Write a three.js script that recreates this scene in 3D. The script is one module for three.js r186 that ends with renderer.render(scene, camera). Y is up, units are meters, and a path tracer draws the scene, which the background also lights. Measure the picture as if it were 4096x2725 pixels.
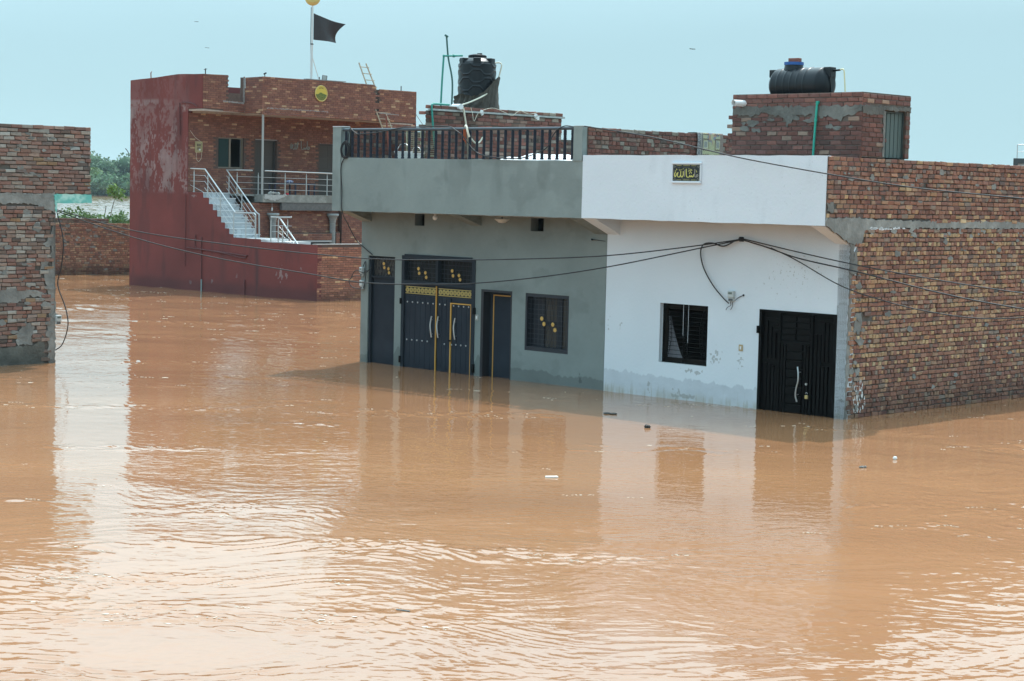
import * as THREE from 'three';
import { mergeGeometries, mergeVertices } from 'three/addons/utils/BufferGeometryUtils.js';
import { RoundedBoxGeometry } from 'three/addons/geometries/RoundedBoxGeometry.js';
import { createNoise3D } from 'simplex-noise';

// ------------------------------------------------------------------ camera, sky, sun, exposure
const scene = new THREE.Scene();
const camera = new THREE.PerspectiveCamera(20.446, 1024 / 681, 0.5, 4000);
camera.position.set(0, 4, 0);
camera.rotation.order = 'YXZ';
camera.rotation.set(-0.079137, 0, 0.02274);

const sunDir = new THREE.Vector3(0.89, 4.75, -2.80).normalize();
const mix = (a, b, t) => a + (b - a) * t, mix3 = (a, b, t) => [mix(a[0], b[0], t), mix(a[1], b[1], t), mix(a[2], b[2], t)];
const hash = (x, y) => { let h = Math.imul(x | 0, 374761393) + Math.imul(y | 0, 668265263); h = Math.imul(h ^ (h >>> 13), 1274126177); return ((h ^ (h >>> 16)) >>> 0) / 4294967296; };
const vnoise = (x, y) => { const ix = Math.floor(x), iy = Math.floor(y), fx = x - ix, fy = y - iy, u = fx * fx * (3 - 2 * fx), v = fy * fy * (3 - 2 * fy); return mix(mix(hash(ix, iy), hash(ix + 1, iy), u), mix(hash(ix, iy + 1), hash(ix + 1, iy + 1), u), v); };
const fbm = (x, y, o = 4) => { let s = 0, a = 0.5, n = 0; for (let i = 0; i < o; i++) { s += a * vnoise(x, y); n += a; a *= 0.5; x = x * 2.03 + 17.1; y = y * 2.03 + 5.7; } return s / n; };
function makeSky() {
  const W = 1024, H = 512, data = new Float32Array(W * H * 4);
  const lerp = (a, b, t) => a + (b - a) * t, smoothUp = (a, b, x) => { const t = Math.min(1, Math.max(0, (x - a) / (b - a))); return t * t * (3 - 2 * t); };
  for (let r = 0; r < H; r++) for (let c = 0; c < W; c++) {
    const el = ((r + 0.5) / H - 0.5) * Math.PI, az = ((c + 0.5) / W - 0.5) * 2 * Math.PI;
    const d = new THREE.Vector3(Math.cos(az) * Math.cos(el), Math.sin(el), Math.sin(az) * Math.cos(el));
    const up = Math.max(0, d.y), k = Math.pow(1 - up, 2.2);
    const ang = Math.acos(THREE.MathUtils.clamp(d.dot(sunDir), -1, 1));
    const glow = (1.6 * Math.exp(-ang / 0.30) + 2.45 * Math.exp(-ang / 0.75)) * smoothUp(0.065, 0.25, d.y);
    const side = (1 + 0.26 * (d.x * -1.0) * Math.cos(el)) * (1 + 0.10 * Math.exp(-up / 0.045)) * (1 + 0.035 * (fbm(az * 5 + 20, el * 22 + 9, 4) - 0.5) * 2);        // the haze is a little thicker to the left
    const sky = [lerp(0.45, 0.455, k) * side, lerp(0.75, 0.68, k) * side, lerp(0.98, 0.73, k) * side];
    const i = (r * W + c) * 4;
    data[i] = sky[0] + glow * 0.81; data[i + 1] = sky[1] + glow * 1.02; data[i + 2] = sky[2] + glow * 1.07; data[i + 3] = 1;
  }
  const t = new THREE.DataTexture(data, W, H, THREE.RGBAFormat, THREE.FloatType);
  t.mapping = THREE.EquirectangularReflectionMapping; t.magFilter = THREE.LinearFilter; t.needsUpdate = true;
  return t;
}
scene.background = makeSky();
scene.environment = scene.background;
const sun = new THREE.DirectionalLight(new THREE.Color().setRGB(1, 0.96, 0.9), 3.3);
sun.position.copy(sunDir).multiplyScalar(150).add(new THREE.Vector3(0, 0, -45));
sun.target.position.set(0, 0, -45); scene.add(sun, sun.target);
sun.castShadow = true; sun.shadow.radius = 1.5; sun.shadow.mapSize.set(4096, 4096);
Object.assign(sun.shadow.camera, { left: -60, right: 60, top: 60, bottom: -60, near: 1, far: 400 });
scene.fog = new THREE.FogExp2(new THREE.Color().setRGB(0.72, 0.86, 0.92), 0.00015);
const EXPOSURE = 1.05;

// ------------------------------------------------------------------ helpers
let seed = 20240817;
const rnd = () => { seed = (seed + 0x6d2b79f5) | 0; let t = Math.imul(seed ^ (seed >>> 15), 1 | seed); t = (t + Math.imul(t ^ (t >>> 7), 61 | t)) ^ t; return ((t ^ (t >>> 14)) >>> 0) / 4294967296; };
const rr = (a, b) => a + (b - a) * rnd();
const V = (x, y, z) => new THREE.Vector3(x, y, z);
const clamp = THREE.MathUtils.clamp, smooth = (a, b, x) => { const t = clamp((x - a) / (b - a), 0, 1); return t * t * (3 - 2 * t); };
const toS = (x) => { x = clamp(x, 0, 1); return Math.round(255 * (x <= 0.0031308 ? 12.92 * x : 1.055 * Math.pow(x, 1 / 2.4) - 0.055)); };
// a colour texture over a w x h metre rectangle whose lower left corner lies at (x0, y0); fn gets metres and gives linear RGB
function paint(px, py, x0, y0, w, h, fn) {
  const d = new Uint8Array(px * py * 4);
  for (let j = 0; j < py; j++) for (let i = 0; i < px; i++) {
    const c = fn(x0 + (i + 0.5) / px * w, y0 + (j + 0.5) / py * h), o = (j * px + i) * 4;
    d[o] = toS(c[0]); d[o + 1] = toS(c[1]); d[o + 2] = toS(c[2]); d[o + 3] = 255;
  }
  const t = new THREE.DataTexture(d, px, py); t.colorSpace = THREE.SRGBColorSpace; t.wrapS = t.wrapT = THREE.RepeatWrapping;
  t.magFilter = THREE.LinearFilter; t.repeat.set(1 / w, 1 / h); t.offset.set(-x0 / w, -y0 / h); t.needsUpdate = true; return t;
}
function grey(px, size, fn) {      // a tiling height or tone texture, size metres across
  const d = new Uint8Array(px * px * 4);
  for (let j = 0; j < px; j++) for (let i = 0; i < px; i++) { const v = Math.round(255 * clamp(fn(i / px, j / px), 0, 1)), o = (j * px + i) * 4; d[o] = d[o + 1] = d[o + 2] = v; d[o + 3] = 255; }
  const t = new THREE.DataTexture(d, px, px); t.wrapS = t.wrapT = THREE.RepeatWrapping; t.magFilter = THREE.LinearFilter; t.repeat.set(1 / size, 1 / size); t.needsUpdate = true; return t;
}
const tileNoise = (u, v, f, o) => { let s = 0, a = 0.5, n = 0; for (let k = 0; k < o; k++) { const x = u * f, y = v * f, ix = Math.floor(x), iy = Math.floor(y), fx = x - ix, fy = y - iy, p = fx * fx * (3 - 2 * fx), q = fy * fy * (3 - 2 * fy), w = (n) => ((n % f) + f) % f; s += a * mix(mix(hash(w(ix) + k * 91, w(iy)), hash(w(ix + 1) + k * 91, w(iy)), p), mix(hash(w(ix) + k * 91, w(iy + 1)), hash(w(ix + 1) + k * 91, w(iy + 1)), p), q); n += a; a *= 0.5; f *= 2; } return s / n; };
const grainBump = grey(512, 0.8, (u, v) => tileNoise(u, v, 16, 4));
const plasterBump = grey(512, 2.0, (u, v) => 0.6 * tileNoise(u, v, 5, 3) + 0.4 * tileNoise(u, v, 48, 2));
const grainTone = grey(512, 0.7, (u, v) => 0.62 + 0.38 * tileNoise(u, v, 12, 5)); grainTone.colorSpace = THREE.NoColorSpace;

function mat(c, roughness = 0.8, o = {}) { const m = new THREE.MeshStandardMaterial({ roughness, ...o }); m.color.setRGB(...c); return m; }
// texture coordinates in metres, taken from the plane each face looks along
function boxUV(g) {
  g = g.index ? g.toNonIndexed() : g; if (!g.attributes.normal) g.computeVertexNormals();
  const p = g.attributes.position, n = g.attributes.normal, uv = new Float32Array(p.count * 2);
  for (let i = 0; i < p.count; i += 3) {
    let nx = 0, ny = 0, nz = 0; for (let k = 0; k < 3; k++) { nx += n.getX(i + k); ny += n.getY(i + k); nz += n.getZ(i + k); }
    nx = Math.abs(nx); ny = Math.abs(ny); nz = Math.abs(nz);
    for (let k = i; k < i + 3; k++) { const a = nx > ny && nx > nz ? [-p.getZ(k), p.getY(k)] : ny > nz ? [p.getX(k), -p.getZ(k)] : [p.getX(k), p.getY(k)]; uv[2 * k] = a[0]; uv[2 * k + 1] = a[1]; }
  }
  g.setAttribute('uv', new THREE.BufferAttribute(uv, 2)); return g;
}
const clean = (g) => { g = g.index ? g.toNonIndexed() : g; for (const k of Object.keys(g.attributes)) if (!['position', 'normal', 'uv', 'color'].includes(k)) g.deleteAttribute(k); return g; };
const merge = (list) => list.length === 1 ? clean(list[0]) : mergeGeometries(list.map(clean));
function mesh(name, g, m, parent, smoothUV = false) {
  g = merge([].concat(g)); if (!smoothUV) g = boxUV(g);
  const o = new THREE.Mesh(g, m); o.name = name; o.castShadow = o.receiveShadow = true; if (parent) parent.add(o); return o;
}
const bx = (x0, x1, y0, y1, z0, z1) => new THREE.BoxGeometry(x1 - x0, y1 - y0, z1 - z0).translate((x0 + x1) / 2, (y0 + y1) / 2, (z0 + z1) / 2);
const rbx = (x0, x1, y0, y1, z0, z1, r = 0.01) => new RoundedBoxGeometry(x1 - x0, y1 - y0, z1 - z0, 1, r).translate((x0 + x1) / 2, (y0 + y1) / 2, (z0 + z1) / 2);
const rod = (a, b, r, n = 8) => { const d = b.clone().sub(a), g = new THREE.CylinderGeometry(r, r, d.length(), n); g.applyQuaternion(new THREE.Quaternion().setFromUnitVectors(V(0, 1, 0), d.normalize())); return g.translate((a.x + b.x) / 2, (a.y + b.y) / 2, (a.z + b.z) / 2); };
const tube = (pts, r, seg = 24, n = 6) => new THREE.TubeGeometry(new THREE.CatmullRomCurve3(pts.map((p) => p.isVector3 ? p : V(...p)), false, 'centripetal'), seg, r, n);
const poly = (pts, depth, holes = []) => { const s = new THREE.Shape(pts.map((p) => new THREE.Vector2(...p))); for (const h of holes) s.holes.push(new THREE.Path(h.map((p) => new THREE.Vector2(...p)))); return new THREE.ExtrudeGeometry(s, { depth, bevelEnabled: false }).translate(0, 0, -depth); };
const rect = (x0, x1, y0, y1) => [[x0, y0], [x1, y0], [x1, y1], [x0, y1]];
const onX = (x) => new THREE.Matrix4().makeBasis(V(0, 0, -1), V(0, 1, 0), V(1, 0, 0)).setPosition(x, 0, 0);   // u runs away from the front, w looks along +x
const onZ = (z) => new THREE.Matrix4().makeTranslation(0, 0, z);
const ap = (g, m) => g.applyMatrix4(m);
const used = new Map();
function numbered(name) { const n = used.get(name) ?? 0; used.set(name, n + 1); return n ? name + '_' + String(n).padStart(3, '0') : name; }
function tag(o, label, category, group, kind) { if (label) o.userData.label = label; if (category) o.userData.category = category; if (group) o.userData.group = group; if (kind) o.userData.kind = kind; return o; }
const ROT = -0.76706;
class Frame {                                         // the lines the houses stand on: +x along the fronts, +z out into the street
  constructor(x, z) { this.o = V(x, 0, z); this.m = new THREE.Matrix4().makeRotationY(ROT).setPosition(this.o); }
  at(x, y, z) { return V(x, y, z).applyMatrix4(this.m); }
}
const FM = new Frame(6.0459, -34.0376), FR = new Frame(-6.8503, -65.7108), FL = new Frame(-10.0497, -41.3785);
function thing(name, label, category, pos, turn = 0, group) { const o = new THREE.Group(); o.name = numbered(name); o.position.copy(pos); o.rotation.y = turn; scene.add(o); return tag(o, label, category, group); }
function house(name, label, frame) { return thing(name, label, 'house', frame.o.clone(), ROT); }
function single(name, label, category, g, m, group, smoothUV = true) { const o = mesh(numbered(name), g, m, scene, smoothUV); return tag(o, label, category, group); }
function rebase(o, x, y, z) { o.updateMatrix(); const d = V(x, y, z), w = d.clone().applyMatrix4(o.matrix); for (const c of o.children) c.position.sub(d); o.position.copy(w); }
function struct(name, g, m, smoothUV) { const o = mesh(name, g, m, scene, smoothUV); o.userData.kind = 'structure'; return o; }

// ------------------------------------------------------------------ materials
const brickTone = mat([1, 1, 1], 0.9, { map: grainTone, bumpMap: grainBump, bumpScale: 0.004 });
const brickShared = brickTone.clone(); brickShared.vertexColors = true;
const mortar = mat([0.13, 0.115, 0.10], 0.95, { map: grainTone, bumpMap: grainBump, bumpScale: 0.01 });
const darkMortar = mat([0.15, 0.125, 0.105], 0.95, { map: grainTone, bumpMap: grainBump, bumpScale: 0.008 });
const tileMortar = mat([0.13, 0.085, 0.07], 0.95, { map: grainTone });
const cementMap = paint(512, 512, 0, 0, 3, 3, (x, y) => { const a = tileNoise(x / 3, y / 3, 6, 5), b = tileNoise(x / 3 + 0.37, y / 3, 24, 3); const t = 0.09 + 0.27 * a * (0.6 + 0.8 * b); return [t, t * 1.0, t * 0.93]; });
const cement = mat([1, 1, 1], 0.95, { map: cementMap, bumpMap: plasterBump, bumpScale: 0.02 });
const steel = mat([0.50, 0.51, 0.51], 0.3, { metalness: 0.9 });
const dull = (c, r, o = {}) => { const m = new THREE.MeshPhysicalMaterial({ roughness: r, specularIntensity: 0.22, ...o }); m.color.setRGB(...c); return m; };
const darkSteel = dull([0.026, 0.033, 0.042], 0.5), blackPaint = dull([0.0035, 0.0034, 0.0034], 0.55), goldPaint = mat([0.62, 0.33, 0.07], 0.5), goldMetal = mat([0.60, 0.46, 0.16], 0.4, { metalness: 0.35 });
const doorBlue = dull([0.8, 0.8, 0.8], 0.45, { map: paint(512, 512, 0, 0, 2, 2, (x, y) => { const n = tileNoise(x / 2, y / 2, 5, 5); return [0.022 + 0.022 * n, 0.029 + 0.026 * n, 0.04 + 0.032 * n]; }) });
const whitePlastic = mat([0.78, 0.78, 0.76], 0.45), creamPipe = mat([0.72, 0.68, 0.55], 0.5), greenPipe = mat([0.03, 0.27, 0.22], 0.5), cableBlack = mat([0.018, 0.018, 0.02], 0.55), rustRed = mat([0.24, 0.07, 0.045], 0.8);
const wood = mat([0.32, 0.26, 0.19], 0.85, { map: grainTone });
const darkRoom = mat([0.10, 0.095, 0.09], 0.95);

// ------------------------------------------------------------------ bricks: every brick is a body of its own, the largest as parts, the rest joined
function brickGeometry(len, h, dep, jit, r = 0.007) {
  const j = () => (rnd() - 0.5) * 2 * jit, a = len / 2, b = h / 2, back = -0.02;
  const tx = (rnd() - 0.5) * 0.09 * (jit > 0.003 ? 1 : 0.15), ty = (rnd() - 0.5) * 0.2 * (jit > 0.003 ? 1 : 0.15);
  const o = [[-a + j(), -b + j()], [a + j(), -b + j()], [a + j(), b + j()], [-a + j(), b + j()]];
  const f = o.map(([x, y]) => [x - Math.sign(x) * r, y - Math.sign(y) * r, dep + j() * 0.6 + tx * x + ty * y]), m = o.map(([x, y]) => [x, y, dep - r + tx * x + ty * y]), k = o.map(([x, y]) => [x, y, back]);
  const q = []; const quad = (A, B, C, D) => q.push(A, B, C, A, C, D);
  quad(f[0], f[1], f[2], f[3]);
  for (let i = 0; i < 4; i++) { const n = (i + 1) % 4; quad(m[i], m[n], f[n], f[i]); quad(k[i], k[n], m[n], m[i]); }
  const g = new THREE.BufferGeometry(); g.setAttribute('position', new THREE.Float32BufferAttribute(q.flat(), 3)); g.computeVertexNormals();
  const ou = rnd() * 3, ov = rnd() * 3, uv = []; for (const p of q) uv.push(p[0] + ou + p[2], p[1] + ov); g.setAttribute('uv', new THREE.Float32BufferAttribute(uv, 2)); return g;
}
const CAM = V(0, 4, 0);
class BrickStore {
  constructor(root, max = 300) { this.root = root; this.max = max; this.list = []; }
  // courses of bricks on the plane m, inside u0..u1, v0..v1
  lay(parent, m, { u0, u1, v0, v1, course, kind, len = 0.228, head = 0.108, joint = 0.011, dep = 0.012, jit = 0.004, skip, color, ragged = 0, lift = 0.004 }) {
    const world = new THREE.Matrix4().multiplyMatrices(this.root.matrix.compose(this.root.position, this.root.quaternion, this.root.scale), m);
    let i = 0;
    for (let v = v0; v + course <= v1 + 0.02; v += course, i++) {
      const header = kind && kind(i, v) === 'h', L = header ? head : len, h = course - joint;
      let u = u0 - (header ? rnd() * L : (i % 2 ? 0.5 : 0) * L + rnd() * 0.03);
      const drift = lift * (rnd() - 0.5);
      while (u < u1) {
        let l = L * rr(0.95, 1.04); if (!header && kind && rnd() < 0.16) l = head * rr(0.95, 1.1);
        let a = Math.max(u, u0), b = Math.min(u + l, u1); u += l + joint;
        if (b - a < 0.035) continue;
        const uc = (a + b) / 2, vc = v + course / 2 + drift;
        if (skip && skip(uc, vc, b - a)) continue;
        const wx = V(uc, vc, 0).applyMatrix4(world);
        this.list.push({ parent, m, u: uc, v: vc, l: b - a, h: h * rr(0.94, 1.0), d: dep * rr(0.55, 1.25), jit, c: color(uc, vc, header, b - a), score: (b - a) * h / wx.distanceToSquared(CAM) * (0.5 + 0.5 * Math.abs(V(m.elements[8], m.elements[9], m.elements[10]).transformDirection(this.root.matrix).dot(wx.clone().sub(CAM).normalize()))) });
      }
    }
  }
  build() {
    this.list.sort((a, b) => b.score - a.score);
    const mats = new Map(), geos = new Map(), rest = new Map();
    this.list.forEach((b, i) => {
      if (i < this.max) {
        const key = Math.round(b.l * 25) + '_' + Math.floor(rnd() * 4); if (!geos.has(key)) geos.set(key, { g: brickGeometry(b.l, b.h, b.d, b.jit), l: b.l, h: b.h });
        const ck = b.c.map((x) => Math.round(Math.sqrt(x) * 26)).join(); if (!mats.has(ck)) { const m = brickTone.clone(); m.color.setRGB(...b.c); mats.set(ck, m); }
        const G = geos.get(key), o = new THREE.Mesh(G.g, mats.get(ck)); o.name = 'brick'; o.applyMatrix4(new THREE.Matrix4().multiplyMatrices(b.m, new THREE.Matrix4().makeTranslation(b.u, b.v, 0.0).scale(V(b.l / G.l, b.h / G.h, 1)))); o.castShadow = o.receiveShadow = true; b.parent.add(o);
      } else {
        const g = brickGeometry(b.l, b.h, b.d, b.jit); ap(g, new THREE.Matrix4().multiplyMatrices(b.m, new THREE.Matrix4().makeTranslation(b.u, b.v, 0)));
        const n = g.attributes.position.count, c = new Float32Array(n * 3); for (let k = 0; k < n; k++) c.set(b.c, k * 3); g.setAttribute('color', new THREE.BufferAttribute(c, 3));
        if (!rest.has(b.parent)) rest.set(b.parent, []); rest.get(b.parent).push(g);
      }
    });
    for (const [p, list] of rest) { const o = new THREE.Mesh(mergeGeometries(list), brickShared); o.name = 'brick_courses'; o.userData.kind = 'stuff'; o.castShadow = o.receiveShadow = true; p.add(o); }
  }
}
function tones(list, spread = 0.16) { const total = list.reduce((s, t) => s + t[0], 0); return () => { let k = rnd() * total, i = 0; while (k > list[i][0] && i < list.length - 1) k -= list[i++][0]; const f = 1 + (rnd() - 0.5) * 2 * spread, w = (rnd() - 0.5) * 0.08; return [list[i][1] * f * (1 + w), list[i][2] * f, list[i][3] * f * (1 - w)]; }; }
const sideTones = tones([[10, 0.315, 0.148, 0.102], [8, 0.365, 0.19, 0.128], [5, 0.265, 0.125, 0.093], [4, 0.42, 0.26, 0.17], [2, 0.21, 0.13, 0.105], [2, 0.31, 0.235, 0.185]], 0.17);
const paleTones = tones([[6, 0.52, 0.345, 0.19], [6, 0.49, 0.295, 0.17], [4, 0.42, 0.22, 0.14], [1, 0.60, 0.45, 0.27], [3, 0.32, 0.155, 0.108]], 0.18);
const oldTones = tones([[7, 0.31, 0.178, 0.138], [7, 0.28, 0.152, 0.12], [7, 0.33, 0.235, 0.19], [5, 0.38, 0.325, 0.275], [2, 0.45, 0.43, 0.39], [3, 0.22, 0.165, 0.14], [1, 0.38, 0.25, 0.15], [1, 0.16, 0.125, 0.108]]);
const roofTones = tones([[8, 0.25, 0.10, 0.075], [6, 0.21, 0.085, 0.065], [4, 0.28, 0.17, 0.13], [3, 0.33, 0.26, 0.21], [2, 0.15, 0.10, 0.08]]);
const roomTones = tones([[8, 0.175, 0.078, 0.062], [6, 0.15, 0.07, 0.058], [4, 0.21, 0.10, 0.078], [1, 0.32, 0.22, 0.165], [1, 0.12, 0.065, 0.055]]);
const tileTones = tones([[12, 0.27, 0.115, 0.082], [9, 0.31, 0.14, 0.096], [7, 0.235, 0.10, 0.075], [2, 0.42, 0.22, 0.135], [1, 0.55, 0.36, 0.22]], 0.12);
const dirtDark = (c, k) => c.map((x) => x * k);
// a patch of cement smeared over a wall: an uneven outline, some 12 mm thick
function patch(name, m, pts, wob, mt, parent, w = 0.02, thick = 0.014) {
  const out = []; for (let i = 0; i < pts.length; i++) { const a = pts[i], b = pts[(i + 1) % pts.length], L = Math.hypot(b[0] - a[0], b[1] - a[1]), n = Math.max(1, Math.round(L / 0.05)); for (let k = 0; k < n; k++) { const t = k / n; out.push([mix(a[0], b[0], t) + (rnd() - 0.5) * wob, mix(a[1], b[1], t) + (rnd() - 0.5) * wob]); } }
  return mesh(name, ap(poly(out, thick), new THREE.Matrix4().multiplyMatrices(m, onZ(w))), mt, parent);
}
// mortar smeared over the brick faces while it was wet
function smears(m, n, u0, u1, v0, v1, mt, parent, w, big = 0.12, ok) {
  const g = []; for (let i = 0; i < n; i++) { const u = rr(u0, u1), v = rr(v0, v1), a = rr(0.3, 1) * big, b = a * rr(0.3, 0.8), ph = rnd() * 9; if (ok && !ok(u, v)) continue; const pts = []; for (let k = 0; k < 18; k++) { const t = k / 18 * Math.PI * 2, q = 0.55 + 0.75 * vnoise(ph + Math.cos(t) * 1.6 + 5, ph + Math.sin(t) * 1.6 + 5); pts.push([u + Math.cos(t) * a * q, v + Math.sin(t) * b * q]); } g.push(ap(poly(pts, 0.012), new THREE.Matrix4().multiplyMatrices(m, onZ(w + rnd() * 0.006)))); }
  const o = mesh('mortar_smears', g, mt, parent); o.userData.kind = 'stuff'; return o;
}
const inside = (pts, x, y) => { let c = false; for (let i = 0, j = pts.length - 1; i < pts.length; j = i++) if ((pts[i][1] > y) !== (pts[j][1] > y) && x < (pts[j][0] - pts[i][0]) * (y - pts[i][1]) / (pts[j][1] - pts[i][1]) + pts[i][0]) c = !c; return c; };

// ================================================================== the white house and its bare brick side
const white = house('white_house', 'white plastered house with black gate, bare brick right side and rooftop room', FM);
const whiteBricks = new BrickStore(white);
const speck = (x, y, cx, cy, sx, sy, th, f) => { const k = Math.exp(-(((x - cx) / sx) ** 2) - ((y - cy) / sy) ** 2); return k > 0.02 && fbm(x * f, y * f * 0.8, 3) > 1 - th * k ? 1 : 0; };
const whiteMap = paint(1536, 1024, -6.2, -0.6, 6.4, 4.4, (x, y) => {
  let c = [0.70, 0.75, 0.79].map((v) => v * (0.95 + 0.09 * fbm(x * 1.3, y * 1.3, 5) - 0.02));
  const edge = 0.40 - 0.02 * (x + 3) + 0.13 * (fbm(x * 5, 3.3, 4) - 0.5) + 0.10 * (fbm(x * 16, 9.1, 3) - 0.5);
  const wet = smooth(edge + 0.012, edge - 0.02, y);
  c = mix3(c, [0.56, 0.60, 0.64].map((v) => v * (0.88 + 0.2 * fbm(x * 4, y * 6, 4))), wet);
  const low = smooth(0.22, 0.02, y) * (0.3 + 0.7 * smooth(0.42, 0.6, fbm(x * 6, y * 3, 4)));
  c = mix3(c, [0.40, 0.38, 0.31], low * 0.55);
  const run = smooth(0.62, 0.72, fbm(x * 22, y * 2.2 + 4, 3)) * smooth(0.34, 0.0, y); c = mix3(c, [0.30, 0.27, 0.2], run * 0.4);
  const dirt = Math.max(speck(x, y, -2.95, 0.92, 0.22, 0.22, 0.5, 26), speck(x, y, -2.36, 0.9, 0.09, 0.24, 0.5, 24), speck(x, y, -3.9, 0.12, 0.16, 0.16, 0.62, 20), speck(x, y, -3.6, 0.08, 0.5, 0.07, 0.6, 14), speck(x, y, -4.6, 0.2, 0.06, 0.24, 0.5, 24), speck(x, y, -3.5, 0.58, 0.5, 0.07, 0.46, 18), speck(x, y, -0.07, 0.34, 0.08, 0.045, 0.75, 30), speck(x, y, -5.5, 1.35, 0.3, 0.3, 0.38, 18), speck(x, y, -1.2, 2.6, 1.2, 0.6, 0.27, 30));
  return mix3(c, [0.26, 0.25, 0.22], dirt * 0.55);
});
const whitePlaster = mat([1, 1, 1], 0.85, { map: whiteMap, bumpMap: plasterBump, bumpScale: 0.005 });
const whiteParapetMap = paint(1024, 256, -6, 3.4, 6.2, 1.6, (x, y) => { let v = 0.95 + 0.08 * (fbm(x * 1.1, y * 1.4, 5) - 0.3); v -= 0.05 * smooth(0.6, 0.8, fbm(x * 3 + 9, y * 0.8, 4)); const sp = fbm(x * 34, y * 34, 2) > 0.87 ? 0.8 : 1; return [0.73 * v * sp, 0.78 * v * sp, 0.825 * v * sp]; });
const whiteParapetMat = mat([1, 1, 1], 0.85, { map: whiteParapetMap, bumpMap: plasterBump, bumpScale: 0.005 });
const whitePlain = mat([0.70, 0.75, 0.79], 0.85, { bumpMap: plasterBump, bumpScale: 0.005 });
// an edge of hand-laid plaster is never quite straight
function wavy(pts, amp, step = 0.25) { const out = []; for (let i = 0; i < pts.length; i++) { const a = pts[i], b = pts[(i + 1) % pts.length], L = Math.hypot(b[0] - a[0], b[1] - a[1]), n = Math.max(1, Math.round(L / step)); for (let k = 0; k < n; k++) { const t = k / n, w = k ? amp : 0; out.push([mix(a[0], b[0], t) + (rnd() - 0.5) * w, mix(a[1], b[1], t) + (rnd() - 0.5) * w]); } } return out; }
mesh('front_wall', poly([[-5.795, -1.3], [0, -1.3], [0, 3.5], [-5.795, 3.5]], 0.23, [rect(-4.37, -3.18, 0.706, 1.872), rect(-1.955, -0.215, -1.25, 1.893)]), whitePlaster, white);
mesh('parapet', ap(poly(wavy([[-5.795, 3.49], [-0.004, 3.505], [-0.004, 4.745], [-5.795, 4.735]], 0.012), 0.12), onZ(0.8)), whiteParapetMat, white);
mesh('roof_slab', [bx(-5.79, -0.24, 3.5, 3.62, -11.8, 0.678)], cement, white);
const haunch = (x0, x1, y0 = 3.17) => ap(poly([[-0.798, 3.498], [0, y0], [0, 3.498]], x1 - x0), new THREE.Matrix4().makeBasis(V(0, 0, -1), V(0, 1, 0), V(1, 0, 0)).setPosition(x1, 0, 0));
mesh('bracket', haunch(-5.79, -5.46), whitePlain, white); mesh('bracket', haunch(-0.3, -0.03), whitePlain, white);
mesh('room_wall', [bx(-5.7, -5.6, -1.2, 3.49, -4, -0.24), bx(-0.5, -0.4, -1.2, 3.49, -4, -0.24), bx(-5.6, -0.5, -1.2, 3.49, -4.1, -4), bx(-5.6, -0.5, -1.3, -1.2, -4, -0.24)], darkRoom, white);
mesh('rear_wall', [bx(-5.79, -0.24, -1.3, 3.5, -12, -11.8), bx(-5.79, -5.7, -1.3, 3.5, -11.8, -0.24)], cement, white);
// --- brick side wall (x = 0), with its concrete beam
const sideM = onX(0);
const side = mesh('side_wall', [ap(poly([[0, -1.3], [12, -1.3], [12, 4.73], [-0.79, 4.732], [-0.79, 3.52], [0, 3.2]], 0.23), onX(-0.002))], mortar, white);
const beam = [[-0.785, 3.64], [-0.785, 3.5], [-0.02, 3.185], [0.34, 3.185], [0.42, 3.42], [1.2, 3.475], [12, 3.455], [12, 3.605], [3, 3.6], [1.0, 3.615], [0.2, 3.66]];
const edgeCement = [[0.0, -0.3], [0.07, -0.3], [0.06, 0.5], [0.1, 1.3], [0.08, 2.2], [0.12, 3.2], [0, 3.2]];
const blobs = [[[0.2, 1.55], [0.45, 1.6], [0.42, 1.95], [0.22, 1.9]], [[0.1, 2.6], [0.26, 2.7], [0.2, 3.1], [0.1, 3.0]], [[0.25, 0.75], [0.45, 0.8], [0.4, 0.95], [0.28, 0.9]], [[-0.75, 3.75], [-0.55, 3.74], [-0.58, 3.93], [-0.76, 3.9]]];
patch('concrete_beam', sideM, beam, 0.035, cement, side, 0.03, 0.03);
patch('cement_patch', sideM, edgeCement, 0.05, cement, side);
for (const b of blobs) patch('cement_patch', sideM, b, 0.05, cement, side);
const covered = (u, v) => inside(beam, u, v) || inside(edgeCement, u, v) || blobs.some((b) => inside(b, u, v));
const holes = [[0.62, 1.78, 0.24], [2.35, 4.28, 0.12], [3.6, 4.22, 0.12], [0.95, 3.98, 0.12], [3.05, 2.85, 0.12], [1.6, 2.95, 0.1], [5.2, 2.2, 0.12], [0.55, 0.42, 0.2], [2.0, 2.35, 0.1], [4.2, 1.9, 0.1]];
const wetLow = (u, v) => 1 - 0.38 * smooth(0.55 + 0.2 * fbm(u * 2, 7, 3), 0.1, v);
whiteBricks.lay(side, sideM, { u0: 0.02, u1: 11.9, v0: -0.34, v1: 3.52, course: 0.0845, len: 0.2, head: 0.092, kind: (i) => (i % 2 ? 'h' : 's'), skip: (u, v) => covered(u, v) || holes.some((h) => Math.abs(u - h[0]) < h[2] * 0.5 && Math.abs(v - h[1]) < 0.045), jit: 0.009, dep: 0.03, joint: 0.014,
  color: (u, v, h) => { const pale = (h ? 0.78 : 0.10) * smooth(0.55, 1.7, v + 0.4 * fbm(u, v, 3)); const c = rnd() < pale ? paleTones() : sideTones(); return dirtDark(c, wetLow(u, v)); } });
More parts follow.
